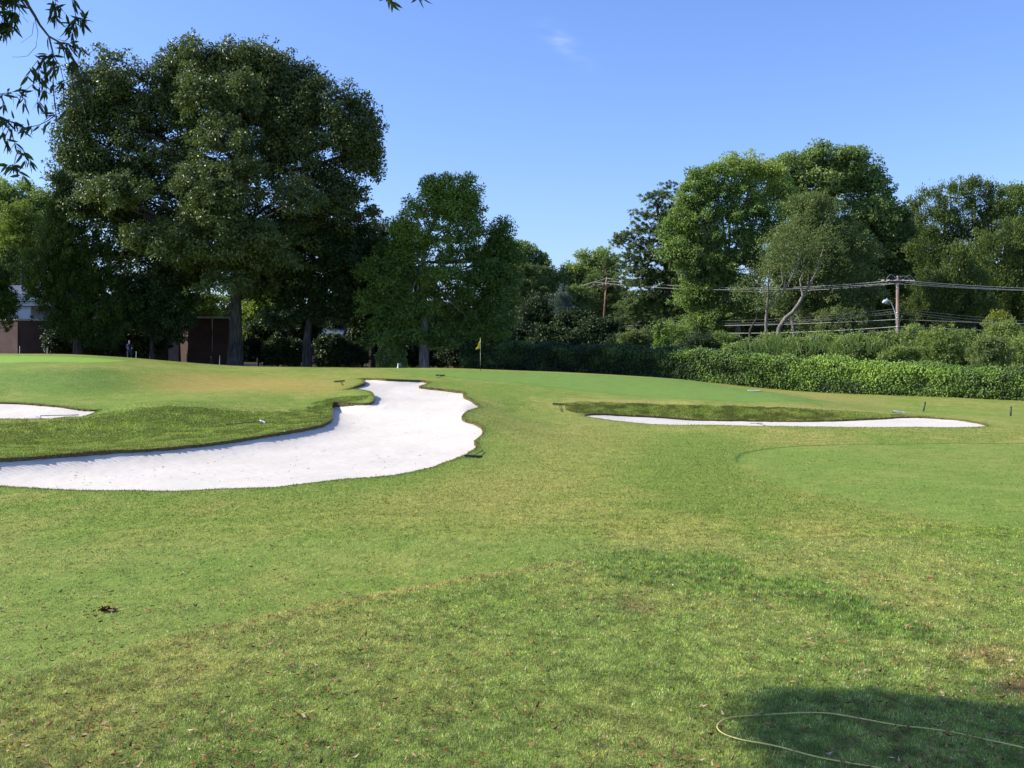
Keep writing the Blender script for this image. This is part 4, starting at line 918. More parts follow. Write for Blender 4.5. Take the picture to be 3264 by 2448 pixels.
for u, v, a, b, Y, mt, lab in specs:
    b = b * random.uniform(0.75, 1.55); a = a * random.uniform(.8, 1.1)
    lo = [(u - a * .5, v + b * .2, a * .6, b * .8), (u + a * .5, v + b * .15, a * .6, b * .85), (u, v - b * .3, a * .55, b * .6), (u, v + b * .7, a, b * .8)]
    T, o = px_tree('shrub', lab, 'shrub', Y, u, lo, mt, BARK_DARK, 14000, 0.20, 0.09, r0=0.06, rc=0.5, twigs=4, group='shrubs of the thicket behind the hedge', limb_r=0.03, fill=.9)
# tall arching grass stems rising out of the thicket
def reeds():
    n = 900; u = rng.uniform(740, 1060, n); Y = rng.uniform(84, 94, n); v0 = 350 + rng.normal(0, 3, n)
    V = []; Q = []; k = 0
    for i in range(n):
        b = at(u[i], v0[i], Y[i]); h = rng.uniform(.8, 1.9) * (1 + .3 * math.sin(u[i] * .09)); a = rng.uniform(0, 6.28); bend = rng.uniform(.3, 1.0) * h
        for j in range(5):
            t = j / 4; c = b + np.array([math.cos(a) * bend * t * t, math.sin(a) * bend * t * t, h * (t - .35 * t ** 3)]); w = 0.05 * (1 - t * .85)
            V += [c + np.array([w, 0, 0]), c - np.array([w, 0, 0])]
        Q += [(k + 2 * j, k + 2 * j + 1, k + 2 * j + 3, k + 2 * j + 2) for j in range(4)]; k += 10
    o = mesh_np('tall_grass', V, Q, None, L_WEED, attrs={'tone': ('FLOAT', 'FACE', np.repeat(rng.uniform(.2, .9, n), 4))})
    tag(o, 'tall arching weeds and grass rising from the thicket behind the hedge', 'tall grass', kind='stuff')
reeds()

# ------------------------------------------------------------------ the hedge, a vine-grown fence line
HPATH = [(-4, 84.0), (3, 83.2), (9, 82.3), (14, 80.4), (17.5, 78.0), (21, 75.6), (25, 72.6), (29.5, 69.2), (34, 65.6), (39, 61.5), (45, 57)]
def hedge(label, path, n, mt, h_fn, thick, tone_fn, seed):
    P = catmull(np.array([(x, y, 0) for x, y in path], float), 0.25, closed=False)
    s = np.r_[0, np.cumsum(np.hypot(*np.diff(P[:, :2], axis=0).T))]
    tan = unit(np.gradient(P, axis=0)); nrm = np.stack([tan[:, 1], -tan[:, 0], 0 * tan[:, 0]], 1)       # towards the course
    base = gpos(*P[len(P) // 2][:2])
    T = Tree('hedge', label, 'hedge', base)
    gz = ground_z(P[:, 0], P[:, 1])
    def prof(si, t):
        x = np.interp(si, s, P[:, 0]); y = np.interp(si, s, P[:, 1]); z = np.interp(si, s, gz); nx = np.interp(si, s, nrm[:, 0]); ny = np.interp(si, s, nrm[:, 1])
        H = h_fn(si, x)
        # t: 0..0.55 front face, 0.55..0.85 top, 0.85..1 back
        f = np.clip(t / 0.55, 0, 1); top = np.clip((t - 0.55) / 0.3, 0, 1); bk = np.clip((t - 0.85) / 0.15, 0, 1)
        off = thick / 2 * (1 - 0.12 * f) - top * thick * 0.95
        zz = H * (f - 0.05 * f * (1 - f)) + 0.10 * H * np.sin(np.pi * top) - bk * H
        bul = 0.55 * (fbm(si / 1.7 + seed, t * 4 + 3, 3) - .5) + 0.22 * (fbm(si / .6, t * 11 + seed, 2) - .5)
        onx, ony, onz = nx * (1 - top) - nx * bk * 2, ny * (1 - top) - ny * bk * 2, top * (1 - bk)
        return np.stack([x + nx * off + onx * bul, y + ny * off + ony * bul, z + zz + onz * bul], 1), unit(np.stack([onx, ony, onz + 0.05], 1)), bul
    # woody core
    ns = 160; ss = np.linspace(0, s[-1], ns); V = []
    for t in (0.0, 0.25, 0.5, 0.6, 0.75, 0.9, 1.0): V.append(prof(ss, np.full(ns, t))[0] - prof(ss, np.full(ns, t))[1] * 0.34)
    V = np.stack(V, 1).reshape(-1, 3); i = np.arange(ns - 1)[:, None] * 7 + np.arange(6)[None]; i = i.ravel()
    T.wood.add(V, np.stack([i, i + 1, i + 8, i + 7], 1))
    m = n // 14; cs = rng.uniform(0, s[-1], m); ct = rng.uniform(0, 0.92, m) ** 0.95
    Pc, Nc, bl = prof(cs, ct)
    ci = np.repeat(np.arange(m), 14); k = len(ci)
    Pp = Pc[ci] + rng.normal(0, 0.12, (k, 3)) + Nc[ci] * rng.uniform(-.14, .12, k)[:, None]
    pocket = fbm(cs / .75 + 31, ct * 9 + 5, 3) < 0.40
    low = (ct[ci] < 0.10 + .12 * fbm(cs[ci] / 1.5, cs[ci] * 0 + 8, 2))
    keep = ~(pocket[ci] & (rng.random(k) < .75)) & ~(low & (rng.random(k) < 0.6))
    A = unit(rdir(k) * .7 + Nc[ci] * .4 + np.array([0, 0, -.6])); Nn = unit(Nc[ci] * 1.0 + rdir(k) * .55 + np.array([0, 0, .35]))
    Pp, A, Nn, ci = Pp[keep], A[keep], Nn[keep], ci[keep]; k = len(ci)
    T.V.append(leaf_quads(Pp, A, Nn, 0.15 * rng.uniform(.7, 1.35, k), 0.115 * rng.uniform(.7, 1.3, k)))
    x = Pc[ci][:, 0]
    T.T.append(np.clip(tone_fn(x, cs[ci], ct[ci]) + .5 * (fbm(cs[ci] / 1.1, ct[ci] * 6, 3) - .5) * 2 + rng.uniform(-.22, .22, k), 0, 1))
    root = T.done(mt, M_CORE, 'foliage', 'stems')
    return P
M_CORE = flat_mat('hedge_stems', (0.06, 0.038, 0.024), 0.95, 0.05, var=0.6, scale=3)
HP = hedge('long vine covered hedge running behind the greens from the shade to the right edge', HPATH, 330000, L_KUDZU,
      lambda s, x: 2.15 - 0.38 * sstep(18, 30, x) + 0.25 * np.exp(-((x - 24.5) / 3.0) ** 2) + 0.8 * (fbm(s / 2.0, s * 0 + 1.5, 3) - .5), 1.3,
      lambda x, s, t: 0.10 + 0.30 * sstep(10, 15, x) + 0.42 * np.exp(-((x - 25.0) / 4.2) ** 2) * sstep(0.15, 0.5, t) + 0.12 * (t > .5), 3.0)  # left end toned darker: tree shade put into the leaf colour
# low wild growth along the shaded foot of the trees on the left
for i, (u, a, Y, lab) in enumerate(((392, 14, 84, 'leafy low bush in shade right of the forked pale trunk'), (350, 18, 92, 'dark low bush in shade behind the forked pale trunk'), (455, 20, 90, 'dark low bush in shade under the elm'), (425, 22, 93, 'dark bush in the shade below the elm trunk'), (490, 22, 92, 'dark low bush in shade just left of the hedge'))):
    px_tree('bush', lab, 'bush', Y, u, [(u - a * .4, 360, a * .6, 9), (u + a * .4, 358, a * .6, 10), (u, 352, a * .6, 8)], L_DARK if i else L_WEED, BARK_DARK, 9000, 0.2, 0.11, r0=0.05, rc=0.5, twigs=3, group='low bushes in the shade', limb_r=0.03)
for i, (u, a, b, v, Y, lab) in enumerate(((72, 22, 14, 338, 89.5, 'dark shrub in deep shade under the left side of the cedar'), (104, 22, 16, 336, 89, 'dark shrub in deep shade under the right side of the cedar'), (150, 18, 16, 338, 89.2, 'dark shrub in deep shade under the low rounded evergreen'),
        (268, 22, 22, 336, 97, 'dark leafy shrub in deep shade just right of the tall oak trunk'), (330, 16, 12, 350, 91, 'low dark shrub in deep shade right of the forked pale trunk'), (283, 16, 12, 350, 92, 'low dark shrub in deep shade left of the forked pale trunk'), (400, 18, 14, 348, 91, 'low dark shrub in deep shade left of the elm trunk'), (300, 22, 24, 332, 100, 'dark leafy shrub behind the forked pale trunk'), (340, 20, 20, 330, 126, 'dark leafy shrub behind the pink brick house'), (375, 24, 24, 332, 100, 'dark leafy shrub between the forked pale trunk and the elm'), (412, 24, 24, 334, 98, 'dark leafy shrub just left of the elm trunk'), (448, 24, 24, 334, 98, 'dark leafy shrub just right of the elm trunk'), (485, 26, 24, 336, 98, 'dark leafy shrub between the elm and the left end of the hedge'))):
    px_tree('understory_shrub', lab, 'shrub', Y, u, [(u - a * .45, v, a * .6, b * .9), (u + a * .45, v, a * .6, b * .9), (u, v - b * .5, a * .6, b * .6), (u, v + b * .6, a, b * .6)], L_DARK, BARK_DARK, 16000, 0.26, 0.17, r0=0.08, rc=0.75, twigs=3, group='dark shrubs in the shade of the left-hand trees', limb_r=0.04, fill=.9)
# ivy-covered stump by the hedge
px_tree('ivy_stump', 'old stump thickly covered with pale ivy behind the hedge', 'stump', 100, 662, [(661, 332, 6, 9), (663, 344, 7, 9), (659, 350, 7, 7)], L_KUDZU, BARK_GREY, 6000, .16, .13, trunk=[(662, 340), (661, 322)], r0=.3, rc=.35, limbs=False, tone=(.4, 1))

# ------------------------------------------------------------------ the overhanging willow oak at the upper left; its shade falls at the lower right
def willow_oak():
    base = gpos(-9.5, 5.5)
    T = Tree('willow_oak_tree', 'narrow leaved oak whose drooping branches hang into the upper left corner', 'tree', base)
    b = np.array(base)
    T.wood.tube(catmull(np.array([b - [0, 0, .3], b + [.1, .1, 1.5], b + [.3, .3, 3.6], b + [.6, .5, 5.6], b + [.9, .6, 7.6], b + [1.2, .8, 10]]), .4, closed=False), np.linspace(.42, .16, len(catmull(np.array([b - [0, 0, .3], b + [.1, .1, 1.5], b + [.3, .3, 3.6], b + [.6, .5, 5.6], b + [.9, .6, 7.6], b + [1.2, .8, 10]]), .4, closed=False))), 12)
    top = b + np.array([.6, .5, 5.9])
    LP, LA, LN, LL, LW = [], [], [], [], []
    def leaf(p, d, L):
        LP.append(p); LA.append(d); LN.append(rng.normal(0, 1, 3)); LL.append(L); LW.append(L * rng.uniform(.17, .24))
    def spray(pts, dens, L=0.10, spread=.75, down=.55):
        dens = dens * 6.5
        P = catmull(np.array(pts), 0.03, closed=False)
        tan = unit(np.gradient(P, axis=0))
        for p, t in zip(P, tan):
            for _ in range(rng.poisson(dens)):
                d = unit(t * .5 + rng.normal(0, spread, 3) * .8 + np.array([0, 0, -down]))
                leaf(p + rng.normal(0, .008, 3), d, L * rng.uniform(.65, 1.2))
    def tw(px, r, dens, Y=8.6, dz=None, L=.118):
        pts = [at(u, v, Y + (dz[i] if dz else 0.0)) for i, (u, v) in enumerate(px)]
        P = catmull(np.array(pts), .05, closed=False)
        T.wood.tube(P, np.linspace(r, r * .45, len(P)), 5, cap=False)
        if dens: spray(pts, dens, L)
        return pts
    # the visible branches, from the measured picture
    tw([(14, -30), (25, 0), (35, 16), (40, 25), (49, 36.5), (53, 53)], .016, 0.0)
    tw([(49, 36.5), (59, 42), (66, 49), (74, 60), (83, 72), (87, 85)], .009, .30)
    tw([(35, 19), (38, 32), (36, 47), (27.5, 56), (12, 57)], .003, 0.0)
    tw([(34, 22), (32, 35), (21, 43)], .0025, 0.0)
    tw([(53, 53), (54, 68), (53, 83), (55, 106), (56, 114), (49, 120), (39, 125), (21, 128), (14, 128)], .006, .45)
    tw([(53, 55), (44, 60), (38, 72), (40, 88), (37, 102)], .004, .95); tw([(53, 55), (60, 66), (64, 82), (63, 98), (66, 110)], .004, .75)
    tw([(54, 60), (48, 74), (46, 90), (44, 104)], .004, .9); tw([(66, 49), (70, 66), (73, 84), (76, 96)], .004, .75); tw([(74, 60), (80, 80), (82, 96), (78, 108)], .004, .55)
    tw([(38, 60), (32, 68), (28, 76)], .003, .5); tw([(83, 72), (90, 84), (92, 98)], .003, .45)
    tw([(-14, 96), (0, 94), (13, 92), (26, 90), (32, 85), (42, 78)], .004, .5); tw([(26, 90), (25, 98), (24, 104)], .003, .8); tw([(2, 94), (3, 104)], .003, .4)
    tw([(-14, 112), (0, 117.5), (8.5, 127), (15, 143), (17, 153), (14, 165)], .005, .65); tw([(0, 117), (6, 120), (14, 122)], .003, .9); tw([(2, 120), (3, 132), (6, 140)], .003, .7)
    tw([(17, 147), (24, 152), (28, 160)], .003, .6); tw([(14, 165), (18, 170), (22, 175)], .003, .7); tw([(14, 165), (8, 165)], .002, .5)
    for x0 in (-16, -8, -2, 4, 9, 13, 17):
        tw([(x0, -24), (x0 + 1, -4), (x0 - 1 + rng.uniform(-2, 2), 12), (x0 - 3, 26 - max(0, x0) * .3), (x0 - 6, 38 - max(0, x0) * .7)], .005, 1.3)
    tw([(17, -10), (19, 6), (20, 16)], .003, .7)
    tw([(46, -20), (55, 0), (56, 6)], .004, .4); tw([(56, 4), (60, 8), (66, 14)], .003, .25); tw([(55, 4), (53, 9), (55, 16)], .003, 1.2)
    tw([(66, -20), (72, 0), (76, 16), (74, 26), (72, 36), (74, 42), (71, 50)], .004, .35); tw([(76, 18), (82, 20), (86, 18)], .003, .9); tw([(74, 22), (70, 26), (72, 34)], .003, 1.0)
    tw([(59, 42), (66, 43), (74, 44), (80, 48)], .003, .45)
    # tips just reaching in at the top of the frame
    tw([(372, -46), (380, -24), (387, -6), (388, 0)], .006, .7, Y=9.4); tw([(402, -40), (412, -18), (419, -4)], .005, .45, Y=9.4); tw([(388, -4), (392, 0)], .003, .6, Y=9.4)
    # main limbs
    m1 = at(14, -30, 8.6); limbs = []
    T.limb([top, top * .5 + m1 * .5 + [0, 0, .5], m1], .12, .018, 8)
    limbs += [m1]
    m2 = at(372, -46, 9.4); mid2 = np.array([-5.0, 8.4, 9.4])
    T.limb([b + np.array([.9, .6, 7.6]), mid2, m2 + [-1.2, -.2, 1.1], m2], .12, .01, 8)
    for q in ((-14, 96), (-14, 112), (-16, -24), (9, -24), (46, -20), (66, -20)):
        T.limb([m1 if q[1] < 0 else at(-60, 10, 8.0), at(q[0], q[1], 8.6) + [-.15, -.1, .25 if q[1] > 0 else .1], at(q[0], q[1], 8.6)], .014, .005, 5)
    T.limb([top, at(-60, 10, 8.0)], .07, .015, 6)
    # the crown out of the frame: clumps that throw the shade on the lawn at the lower right
    ce, se = math.cos(R(SUN_EL)), math.sin(R(SUN_EL))
    sdir = np.array([sd.x, sd.y, sd.z]); k_ = 0
    targets = []
    for _ in range(800):
        u = rng.uniform(782, 1180); v = rng.uniform(688, 800)
        up = np.interp(u, [782, 792, 830, 870, 930, 1024, 1180], [700, 692, 702, 694, 700, 712, 716])
        lo = np.interp(u, [782, 800, 815, 860, 1000, 1180], [735, 744, 800, 820, 830, 830])
        if not (up < v < lo): continue
        g = hits([(u, v)])[0]; h = rng.uniform(6.6, 9.2); t = (h - g[2]) / sdir[2]; targets.append(g + sdir * t)
    for _ in range(60):
        g = np.array([rng.uniform(5, 10), rng.uniform(4.5, 9.6), 0]); h = rng.uniform(6.4, 9.6); targets.append(g + sdir * (h / sdir[2]))
    for u, v in ((1012, 688), (1030, 690), (1000, 692), (772, 722), (765, 740), (790, 756)):
        g = hits([(u, v)])[0]; h = rng.uniform(7.2, 8.4); targets.append(g + sdir * ((h - g[2]) / sdir[2]))
    forks = [b + np.array([.9, .6, 7.4]), np.array([-6.3, 8.2, 7.9]), np.array([-4.5, 8.8, 8.3]), top]
    T.limb([b + np.array([.9, .6, 7.0]), np.array([-7.4, 7.2, 7.6]), forks[1], forks[2]], .14, .04, 8)
    for c in targets:
        if (VH - (c[2] - ZC) / c[1] * F) > -26 and c[0] / c[1] > -.56: c = c + np.array([0, 0, 0])
        vis = VH - (c[2] - ZC - .3) / c[1] * F
        if vis > -6 and c[0] / c[1] > -.53: continue
        f = forks[int(np.argmin([np.linalg.norm(c - q) for q in forks]))]
        if k_ % 3 == 0: T.limb([f, f * .4 + c * .6 + rng.normal(0, .1, 3), c], .022, .006, 4)
        k_ += 1
        m = 150
        for _ in range(m):
            p = c + rng.normal(0, .15, 3) * np.array([1, 1, .8]); leaf(p, unit(rng.normal(0, .7, 3) + np.array([0, 0, -.5])), .10 * rng.uniform(.7, 1.2))
    LP, LA, LN, LL, LW = map(np.array, (LP, LA, LN, LL, LW))
    # lanceolate leaves: two bent quads each
    A = unit(LA); S = unit(np.cross(A, LN)); U = np.cross(S, A); L = LL[:, None]; W = LW[:, None]
    row = [LP, LP + A * L * .3 + U * L * .02, LP + A * L * .65 + U * L * .01, LP + A * L - U * L * .05]
    v = np.stack([row[0], row[1] + S * W / 2, row[1] - S * W / 2, row[2] + S * W * .42, row[2] - S * W * .42, row[3]], 1).reshape(-1, 3)
    i = np.arange(len(LP)) * 6
    q = np.stack([i + 1, i + 2, i + 4, i + 3], 1); t = np.concatenate([np.stack([i, i + 2, i + 1], 1), np.stack([i + 3, i + 4, i + 5], 1)])
    tone = rng.random(len(LP))
    T.wood.build('trunk', BARK_GREY, T.root, T.base, smooth=True)
    mesh_np('crown', v, q, t, L_WILLOW, T.root, T.base, {'tone': ('FLOAT', 'FACE', np.concatenate([tone, tone, tone]))})
    print('willow leaves', len(LP))
willow_oak()

# ------------------------------------------------------------------ utility poles, lamp and cables
M_POLE = bark_material('pole_wood', (0.15, 0.095, 0.07), (0.34, 0.25, 0.20), 2.0, .01)
M_POLE2 = bark_material('pole_wood_brown', (0.10, 0.06, 0.04), (0.24, 0.15, 0.10), 2.0, .01)
M_METAL = flat_mat('galvanised_metal', (0.42, 0.44, 0.46), 0.45, 0.5, 0.6, .12, 6)
M_GREYPAINT = flat_mat('lamp_grey', (0.50, 0.55, 0.60), 0.4, 0.5, 0.0, .06, 5)
M_CERAMIC = flat_mat('insulator_glaze', (0.55, 0.50, 0.50), 0.25, 0.6, 0, .1, 20)
M_ARM = flat_mat('crossarm_wood', (0.12, 0.085, 0.065), 0.9, 0.1, 0, .3, 6)
M_CABLE = flat_mat('cable_bare', (0.36, 0.355, 0.345), 0.5, 0.4, 0.2, .1, 2)
M_CABLE2 = flat_mat('cable_sheathed', (0.22, 0.22, 0.22), 0.6, 0.3, 0, .1, 2)
P2 = np.array(gpos(38.2, 100.0)); P2t = at(897.5, 278.5, 100)
p2 = empty('utility_pole', tuple(P2), 'tall weathered wooden utility pole carrying a grey street light on a curved arm', 'utility pole')
mb = MB(); mb.tube([P2 - [0, 0, .5], P2 + [0, 0, 4], P2t], [.21, .19, .145], 16); mb.build('pole', M_POLE, p2, P2, True)
def crossarm(parent, origin, c, d, ln, mat=M_ARM):
    mb = MB(); mb.box((0, 0, 0), (ln, .11, .13), rz=0, bevel=.01)
    v = np.vstack(mb.v); ang = math.atan2(d[1], d[0]); cz, sz = math.cos(ang), math.sin(ang)
    v = v @ np.array([[cz, sz, 0], [-sz, cz, 0], [0, 0, 1]]); mb.v = [v + np.array(c)]
    return mb.build('crossarm', mat, parent, origin)
def insulator(parent, origin, c, axis=(0, 0, 1), n=3, r=.07):
    mb = MB(); a = np.array(axis, float); pts, rr = [], []
    for k in range(n):
        for t, q in ((0, .45), (.02, 1), (.05, .9), (.07, .45)): pts.append(np.array(c) + a * (k * .09 + t)); rr.append(r * q)
    mb.tube(pts, rr, 10); return mb.build('insulator', M_CERAMIC, parent, origin, True)
dl = unit(np.array([12.6 - 38.2, 35.0, 0])); dr = unit(np.array([37.0, -5.0, 0]))
crossarm(p2, P2, P2t + [0, -.16, -.30], (1, .15), 2.3)
crossarm(p2, P2, P2t + [0, .18, -.36], (1, .15), 2.3)
for q in (-1.0, -.45, .5, 1.0):
    insulator(p2, P2, P2t + dl * .35 + np.array([q, 0, -.16]), dl, 4, .075)
for q in (-.9, -.35, .45, 1.0):
    insulator(p2, P2, P2t + dr * .25 + np.array([q, 0, -.22]), dr, 5, .075)
insulator(p2, P2, P2t + [0, 0, .02], (0, 0, 1), 3, .08)
mb = MB()
for (a, bq, h) in (((-1.15, -.1, -.12), (-.2, 0, .05), .42), ((-.3, 0, .1), (.5, 0, .02), .12), ((.6, 0, -.05), (1.7, 0, -.2), .40), ((.1, 0, .1), (1.2, 0, -.1), .22)):
    A_, B_ = P2t + a, P2t + bq; mb.tube([A_ * (1 - t) + B_ * t + np.array([0, 0, h * 4 * t * (1 - t)]) for t in np.linspace(0, 1, 9)], .022, 5)
mb.build('jumper_wire', M_CABLE, p2, P2)
for vv in (285, 288.5, 313, 318, 326.5, 330.5):
    mb = MB()
    zc = at(897.5, vv, 100); r_ = np.interp(zc[2], [P2[2], P2t[2]], [.21, .145]) + .012
    mb.tube([zc - [0, 0, .05], zc + [0, 0, .05]], r_, 14)
    mb.build('band', M_METAL, p2, P2, True)
# lamp
yl = 99.75
arm = catmull(np.array([at(896.2, 326, yl), at(896.0, 317, yl), at(894.2, 310, yl - .1), at(891.8, 304, yl - .2), at(889.2, 301, yl - .3), at(887.0, 300.8, yl - .4)]), .1, closed=False)
mb = MB(); mb.tube(arm, .038, 8); mb.build('lamp_arm', M_GREYPAINT, p2, P2, True)
mb = MB(); c = at(885.8, 301.6, yl - .5)
axs = [c + np.array([.36, .06, .10]), c + np.array([.24, .05, .09]), c + np.array([.05, .02, .04]), c + np.array([-.15, 0, -.02]), c + np.array([-.34, -.02, -.10])]
mb.tube(axs, [.05, .13, .20, .19, .06], 14); mb.tube([c + np.array([.12, 0, .2]), c + np.array([.12, 0, .32])], .05, 8)
lh = mb.build('lamp_head', M_GREYPAINT, p2, P2, True)
mb = MB(); mb.tube([c + np.array([-.02, 0, -.10]), c + np.array([-.03, 0, -.19]), c + np.array([-.04, 0, -.25])], [.17, .14, .05], 12)
M_LENS = flat_mat('lamp_lens', (0.62, 0.62, 0.50), 0.2, 0.5, 0, .05, 4)
o = mb.build('lens', M_LENS, None, P2, True); o.location = (0, 0, 0); o.parent = lh

P1 = np.array(gpos((600.5 - CU) / F * 135, 135.0)); P1t = at(606.6, 279.5, 135)
p1 = empty('utility_pole', tuple(P1), 'slightly leaning brown utility pole with a plain crossarm beside the pines', 'utility pole')
mb = MB(); mb.tube([P1 - [0, 0, .5], P1 * .5 + P1t * .5, P1t], [.19, .165, .13], 14); mb.build('pole', M_POLE2, p1, P1, True)
crossarm(p1, P1, P1t + [0, -.18, -.85], (1, -.15), 4.2)
for q in (-1.7, -.5, .5, 1.6): insulator(p1, P1, P1t + [q, -.18, -.78], (0, 0, 1), 2, .07)
insulator(p1, P1, P1t + [0, 0, 0.0], (0, 0, 1), 4, .07)
mb = MB(); zc = at(603, 327.5, 134.7); mb.box(zc, (.34, .3, .42), bevel=.04); mb.build('junction_box', flat_mat('white_box', (.8, .76, .74), .4, .4, 0, .05), p1, P1)
# cables, each one running on across both poles
P0 = np.array([-16.0, 190.0, 0]); P3 = np.array([76.0, 93.0, 0])
def sag(a, b, s, n=26):
    t = np.linspace(0, 1, n)[:, None]; a = np.array(a); b = np.array(b)
    return a * (1 - t) + b * t - np.array([0, 0, 1.0]) * s * 4 * t * (1 - t)
def zat(v, Y): return ZC - (v - VH) / F * Y
def cable(label, u1, v1, v2, off, s_mid, s_r, vr, r, mat, left=True, v0=None, u2o=0.0, s_l=1.6, group=None):
    a1 = np.array([(u1 - CU) / F * 135, 135 + off[1] * .3, zat(v1, 135)]); a2 = np.array([38.2 + off[0], 100 + off[1], zat(v2, 100)])
    Yr = 93.0; a3 = np.array([P3[0] + off[0], Yr, zat(vr, Yr)])
    mb = MB(); segs = []
    if left: segs.append(sag((P0[0] + off[0], P0[1], zat(v0, 190)), a1, s_l))
    segs.append(sag(a1, a2, s_mid)); segs.append(sag(a2, a3, s_r))
    P = np.vstack([segs[0]] + [g[1:] for g in segs[1:]])
    mb.tube(P, r, 5); o = mb.build('overhead_cable', mat, None, P1)
    tag(o, label, 'cable', group)
    return o
G = 'overhead cables strung between the utility poles'
cable('topmost bare overhead wire running over the tip of both utility poles', 606.6, 278.2, 280, (0, 0), 1.05, .9, 281, .022, M_CABLE, True, 300, group=G)
cable('second overhead wire from the top, on the near end of the crossarms', 594, 282, 283.2, (-.8, -.2), .85, .8, 284, .018, M_CABLE, True, 303, group=G)
cable('third overhead wire from the top, just below the second at the crossarms', 612, 281, 282.2, (.9, .2), 1.15, 1.0, 280, .020, M_CABLE, True, 301.5, group=G)
cable('thin dim cable fixed highest of the lower cables, just below the street light', 604, 316, 308.5, (.1, .1), .9, .9, 324, .009, M_CABLE2, False, group=G)
cable('thin dim cable fixed between the street light and its arm bracket', 604, 319, 311, (.1, 0), .9, .9, 328, .009, M_CABLE2, False, group=G)
cable('thin sheathed cable meeting the pole at the lamp arm bracket', 604, 322, 313, (.1, -.1), .8, 1.0, 332, .011, M_CABLE2, False, group=G)
cable('pale grey cable below the lamp arm bracket, above the two lowest cables', 603, 325, 319.4, (0, -.2), .35, .4, 322.5, .021, M_CABLE, False, group=G)
cable('thickest pale cable, second from the bottom between the poles', 603, 327, 326.5, (0, -.25), .75, .3, 336, .027, M_CABLE, False, group=G)
cable('lowest overhead cable between the poles, just above the thicket', 602, 331, 330.5, (0, -.2), 1.0, .4, 341, .018, M_CABLE, False, group=G)

# ------------------------------------------------------------------ flagstick
fb = np.array(gpos((480.4 - CU) / F * 70.5, 70.5))
fl = empty('flagstick', tuple(fb), 'thin flagstick with a limp yellow flag standing on the green', 'golf flag')
ftop = np.array([fb[0], fb[1], zat(338.6, 70.5)])
M_STICK = flat_mat('flagstick_paint', (0.72, 0.66, 0.48), 0.4, 0.4, 0, .08, 3)
M_BLACK = flat_mat('black_paint_and_shade', (0.012, 0.012, 0.013), 0.45, 0.4, 0, .2, 4)
M_YEL = new_mat('yellow_cloth')
m_, n_n, l_l, o_o = M_YEL
pz = principled(n_n, (0.62, 0.55, 0.05), .7, .2); tr = n_n.new('ShaderNodeBsdfTranslucent'); tr.inputs[0].default_value = (.8, .7, .04, 1)
mxs = n_n.new('ShaderNodeMixShader'); mxs.inputs[0].default_value = .35; l_l.new(pz.outputs[0], mxs.inputs[1]); l_l.new(tr.outputs[0], mxs.inputs[2]); l_l.new(mxs.outputs[0], o_o.inputs[0])
M_YEL = m_
zsplit = zat(361.2, 70.5)
mb = MB(); mb.tube([np.array([fb[0], fb[1], zsplit]), ftop], [.017, .013], 8); mb.tube([ftop, ftop + [0, 0, .05]], [.022, .01], 8); mb.build('stick', M_STICK, fl, fb, True)
mb = MB(); mb.tube([fb - [0, 0, .1], np.array([fb[0], fb[1], zsplit])], .02, 8); mb.build('lower_stick', M_BLACK, fl, fb, True)  # black foot: shade on the lower stick put into its colour
V = []; nu, nv = 13, 9; zt = ftop[2] - .08
for i in range(nu):
    t = i / (nu - 1)
    for j in range(nv):
        s_ = j / (nv - 1)
        x = -.29 * (1 - (1 - t) ** 1.8) * (0.25 + .75 * s_ ** .8) + .03 * math.sin(t * 9 + s_ * 2); y = .07 * math.sin(t * 8.5 + s_ * 1.5) * (t + .1)
        z = zt - s_ * .62 * (1 - .15 * t) - t * .32 * (1 - .55 * s_)
        V.append((fb[0] + x - .012, fb[1] + y, z))
Q = [(i * nv + j, (i + 1) * nv + j, (i + 1) * nv + j + 1, i * nv + j + 1) for i in range(nu - 1) for j in range(nv - 1)]
mesh_np('flag', V, Q, None, M_YEL, fl, fb, smooth=True)

# ------------------------------------------------------------------ bunker rakes
M_HANDLE = flat_mat('rake_handle_green', (0.018, 0.045, 0.035), 0.4, 0.4, 0, .15, 6)
M_HEAD = flat_mat('rake_head_black', (0.02, 0.02, 0.024), 0.45, 0.4, 0, .15, 6)
M_ALU = flat_mat('rake_aluminium', (0.62, 0.64, 0.70), 0.35, 0.5, 0.5, .08, 6)
M_RED = flat_mat('rake_head_maroon', (0.10, 0.02, 0.025), 0.5, 0.3, 0, .15, 6)
def make_rake(hm, gm, length, headw):
    root = empty('bunker_rake', (0, 0, 0), None, 'rake', 'rakes lying round the bunkers')
    mb = MB(); mb.tube([(0, .02, .05), (0, .3, .05), (0, length - .28, .035)], .014, 8); mb.build('handle', gm, root, smooth=True)
    mb = MB(); mb.tube([(0, length - .29, .035), (0, length, .035)], .020, 8); mb.build('grip', M_HEAD, root, smooth=True)
    mb = MB(); mb.box((0, 0, .055), (headw, .05, .045), bevel=.012)
    hd = mb.build('head', hm, root)
    mb = MB(); tv, tq = [], []
    for k in range(27):                                          # one toothed strip
        x = (k / 26 - .5) * (headw - .04); zt = .03 if k % 2 == 0 else -.03
        tv += [(x - (.004 if k % 2 else 0), -.012, .05), (x - (.004 if k % 2 else 0), -.018, zt), (x, .006, .05), (x, 0, zt)]
        if k < 26: b0 = 4 * k; tq += [(b0, b0 + 1, b0 + 5, b0 + 4), (b0 + 2, b0 + 6, b0 + 7, b0 + 3), (b0 + 1, b0 + 3, b0 + 7, b0 + 5), (b0, b0 + 4, b0 + 6, b0 + 2)]
    mb.add(tv, tq)
    mb.build('teeth', hm, hd)
    mb = MB(); mb.tube([(0, 0, .055), (0, .10, .052)], [.028, .018], 8); mb.build('socket', hm, hd, smooth=True)
    return root
def copy_tree(o, parent=None):
    c = o.copy(); COL.objects.link(c); c.parent = parent
    for ch in o.children: copy_tree(ch, c)
    return c
from mathutils import Matrix
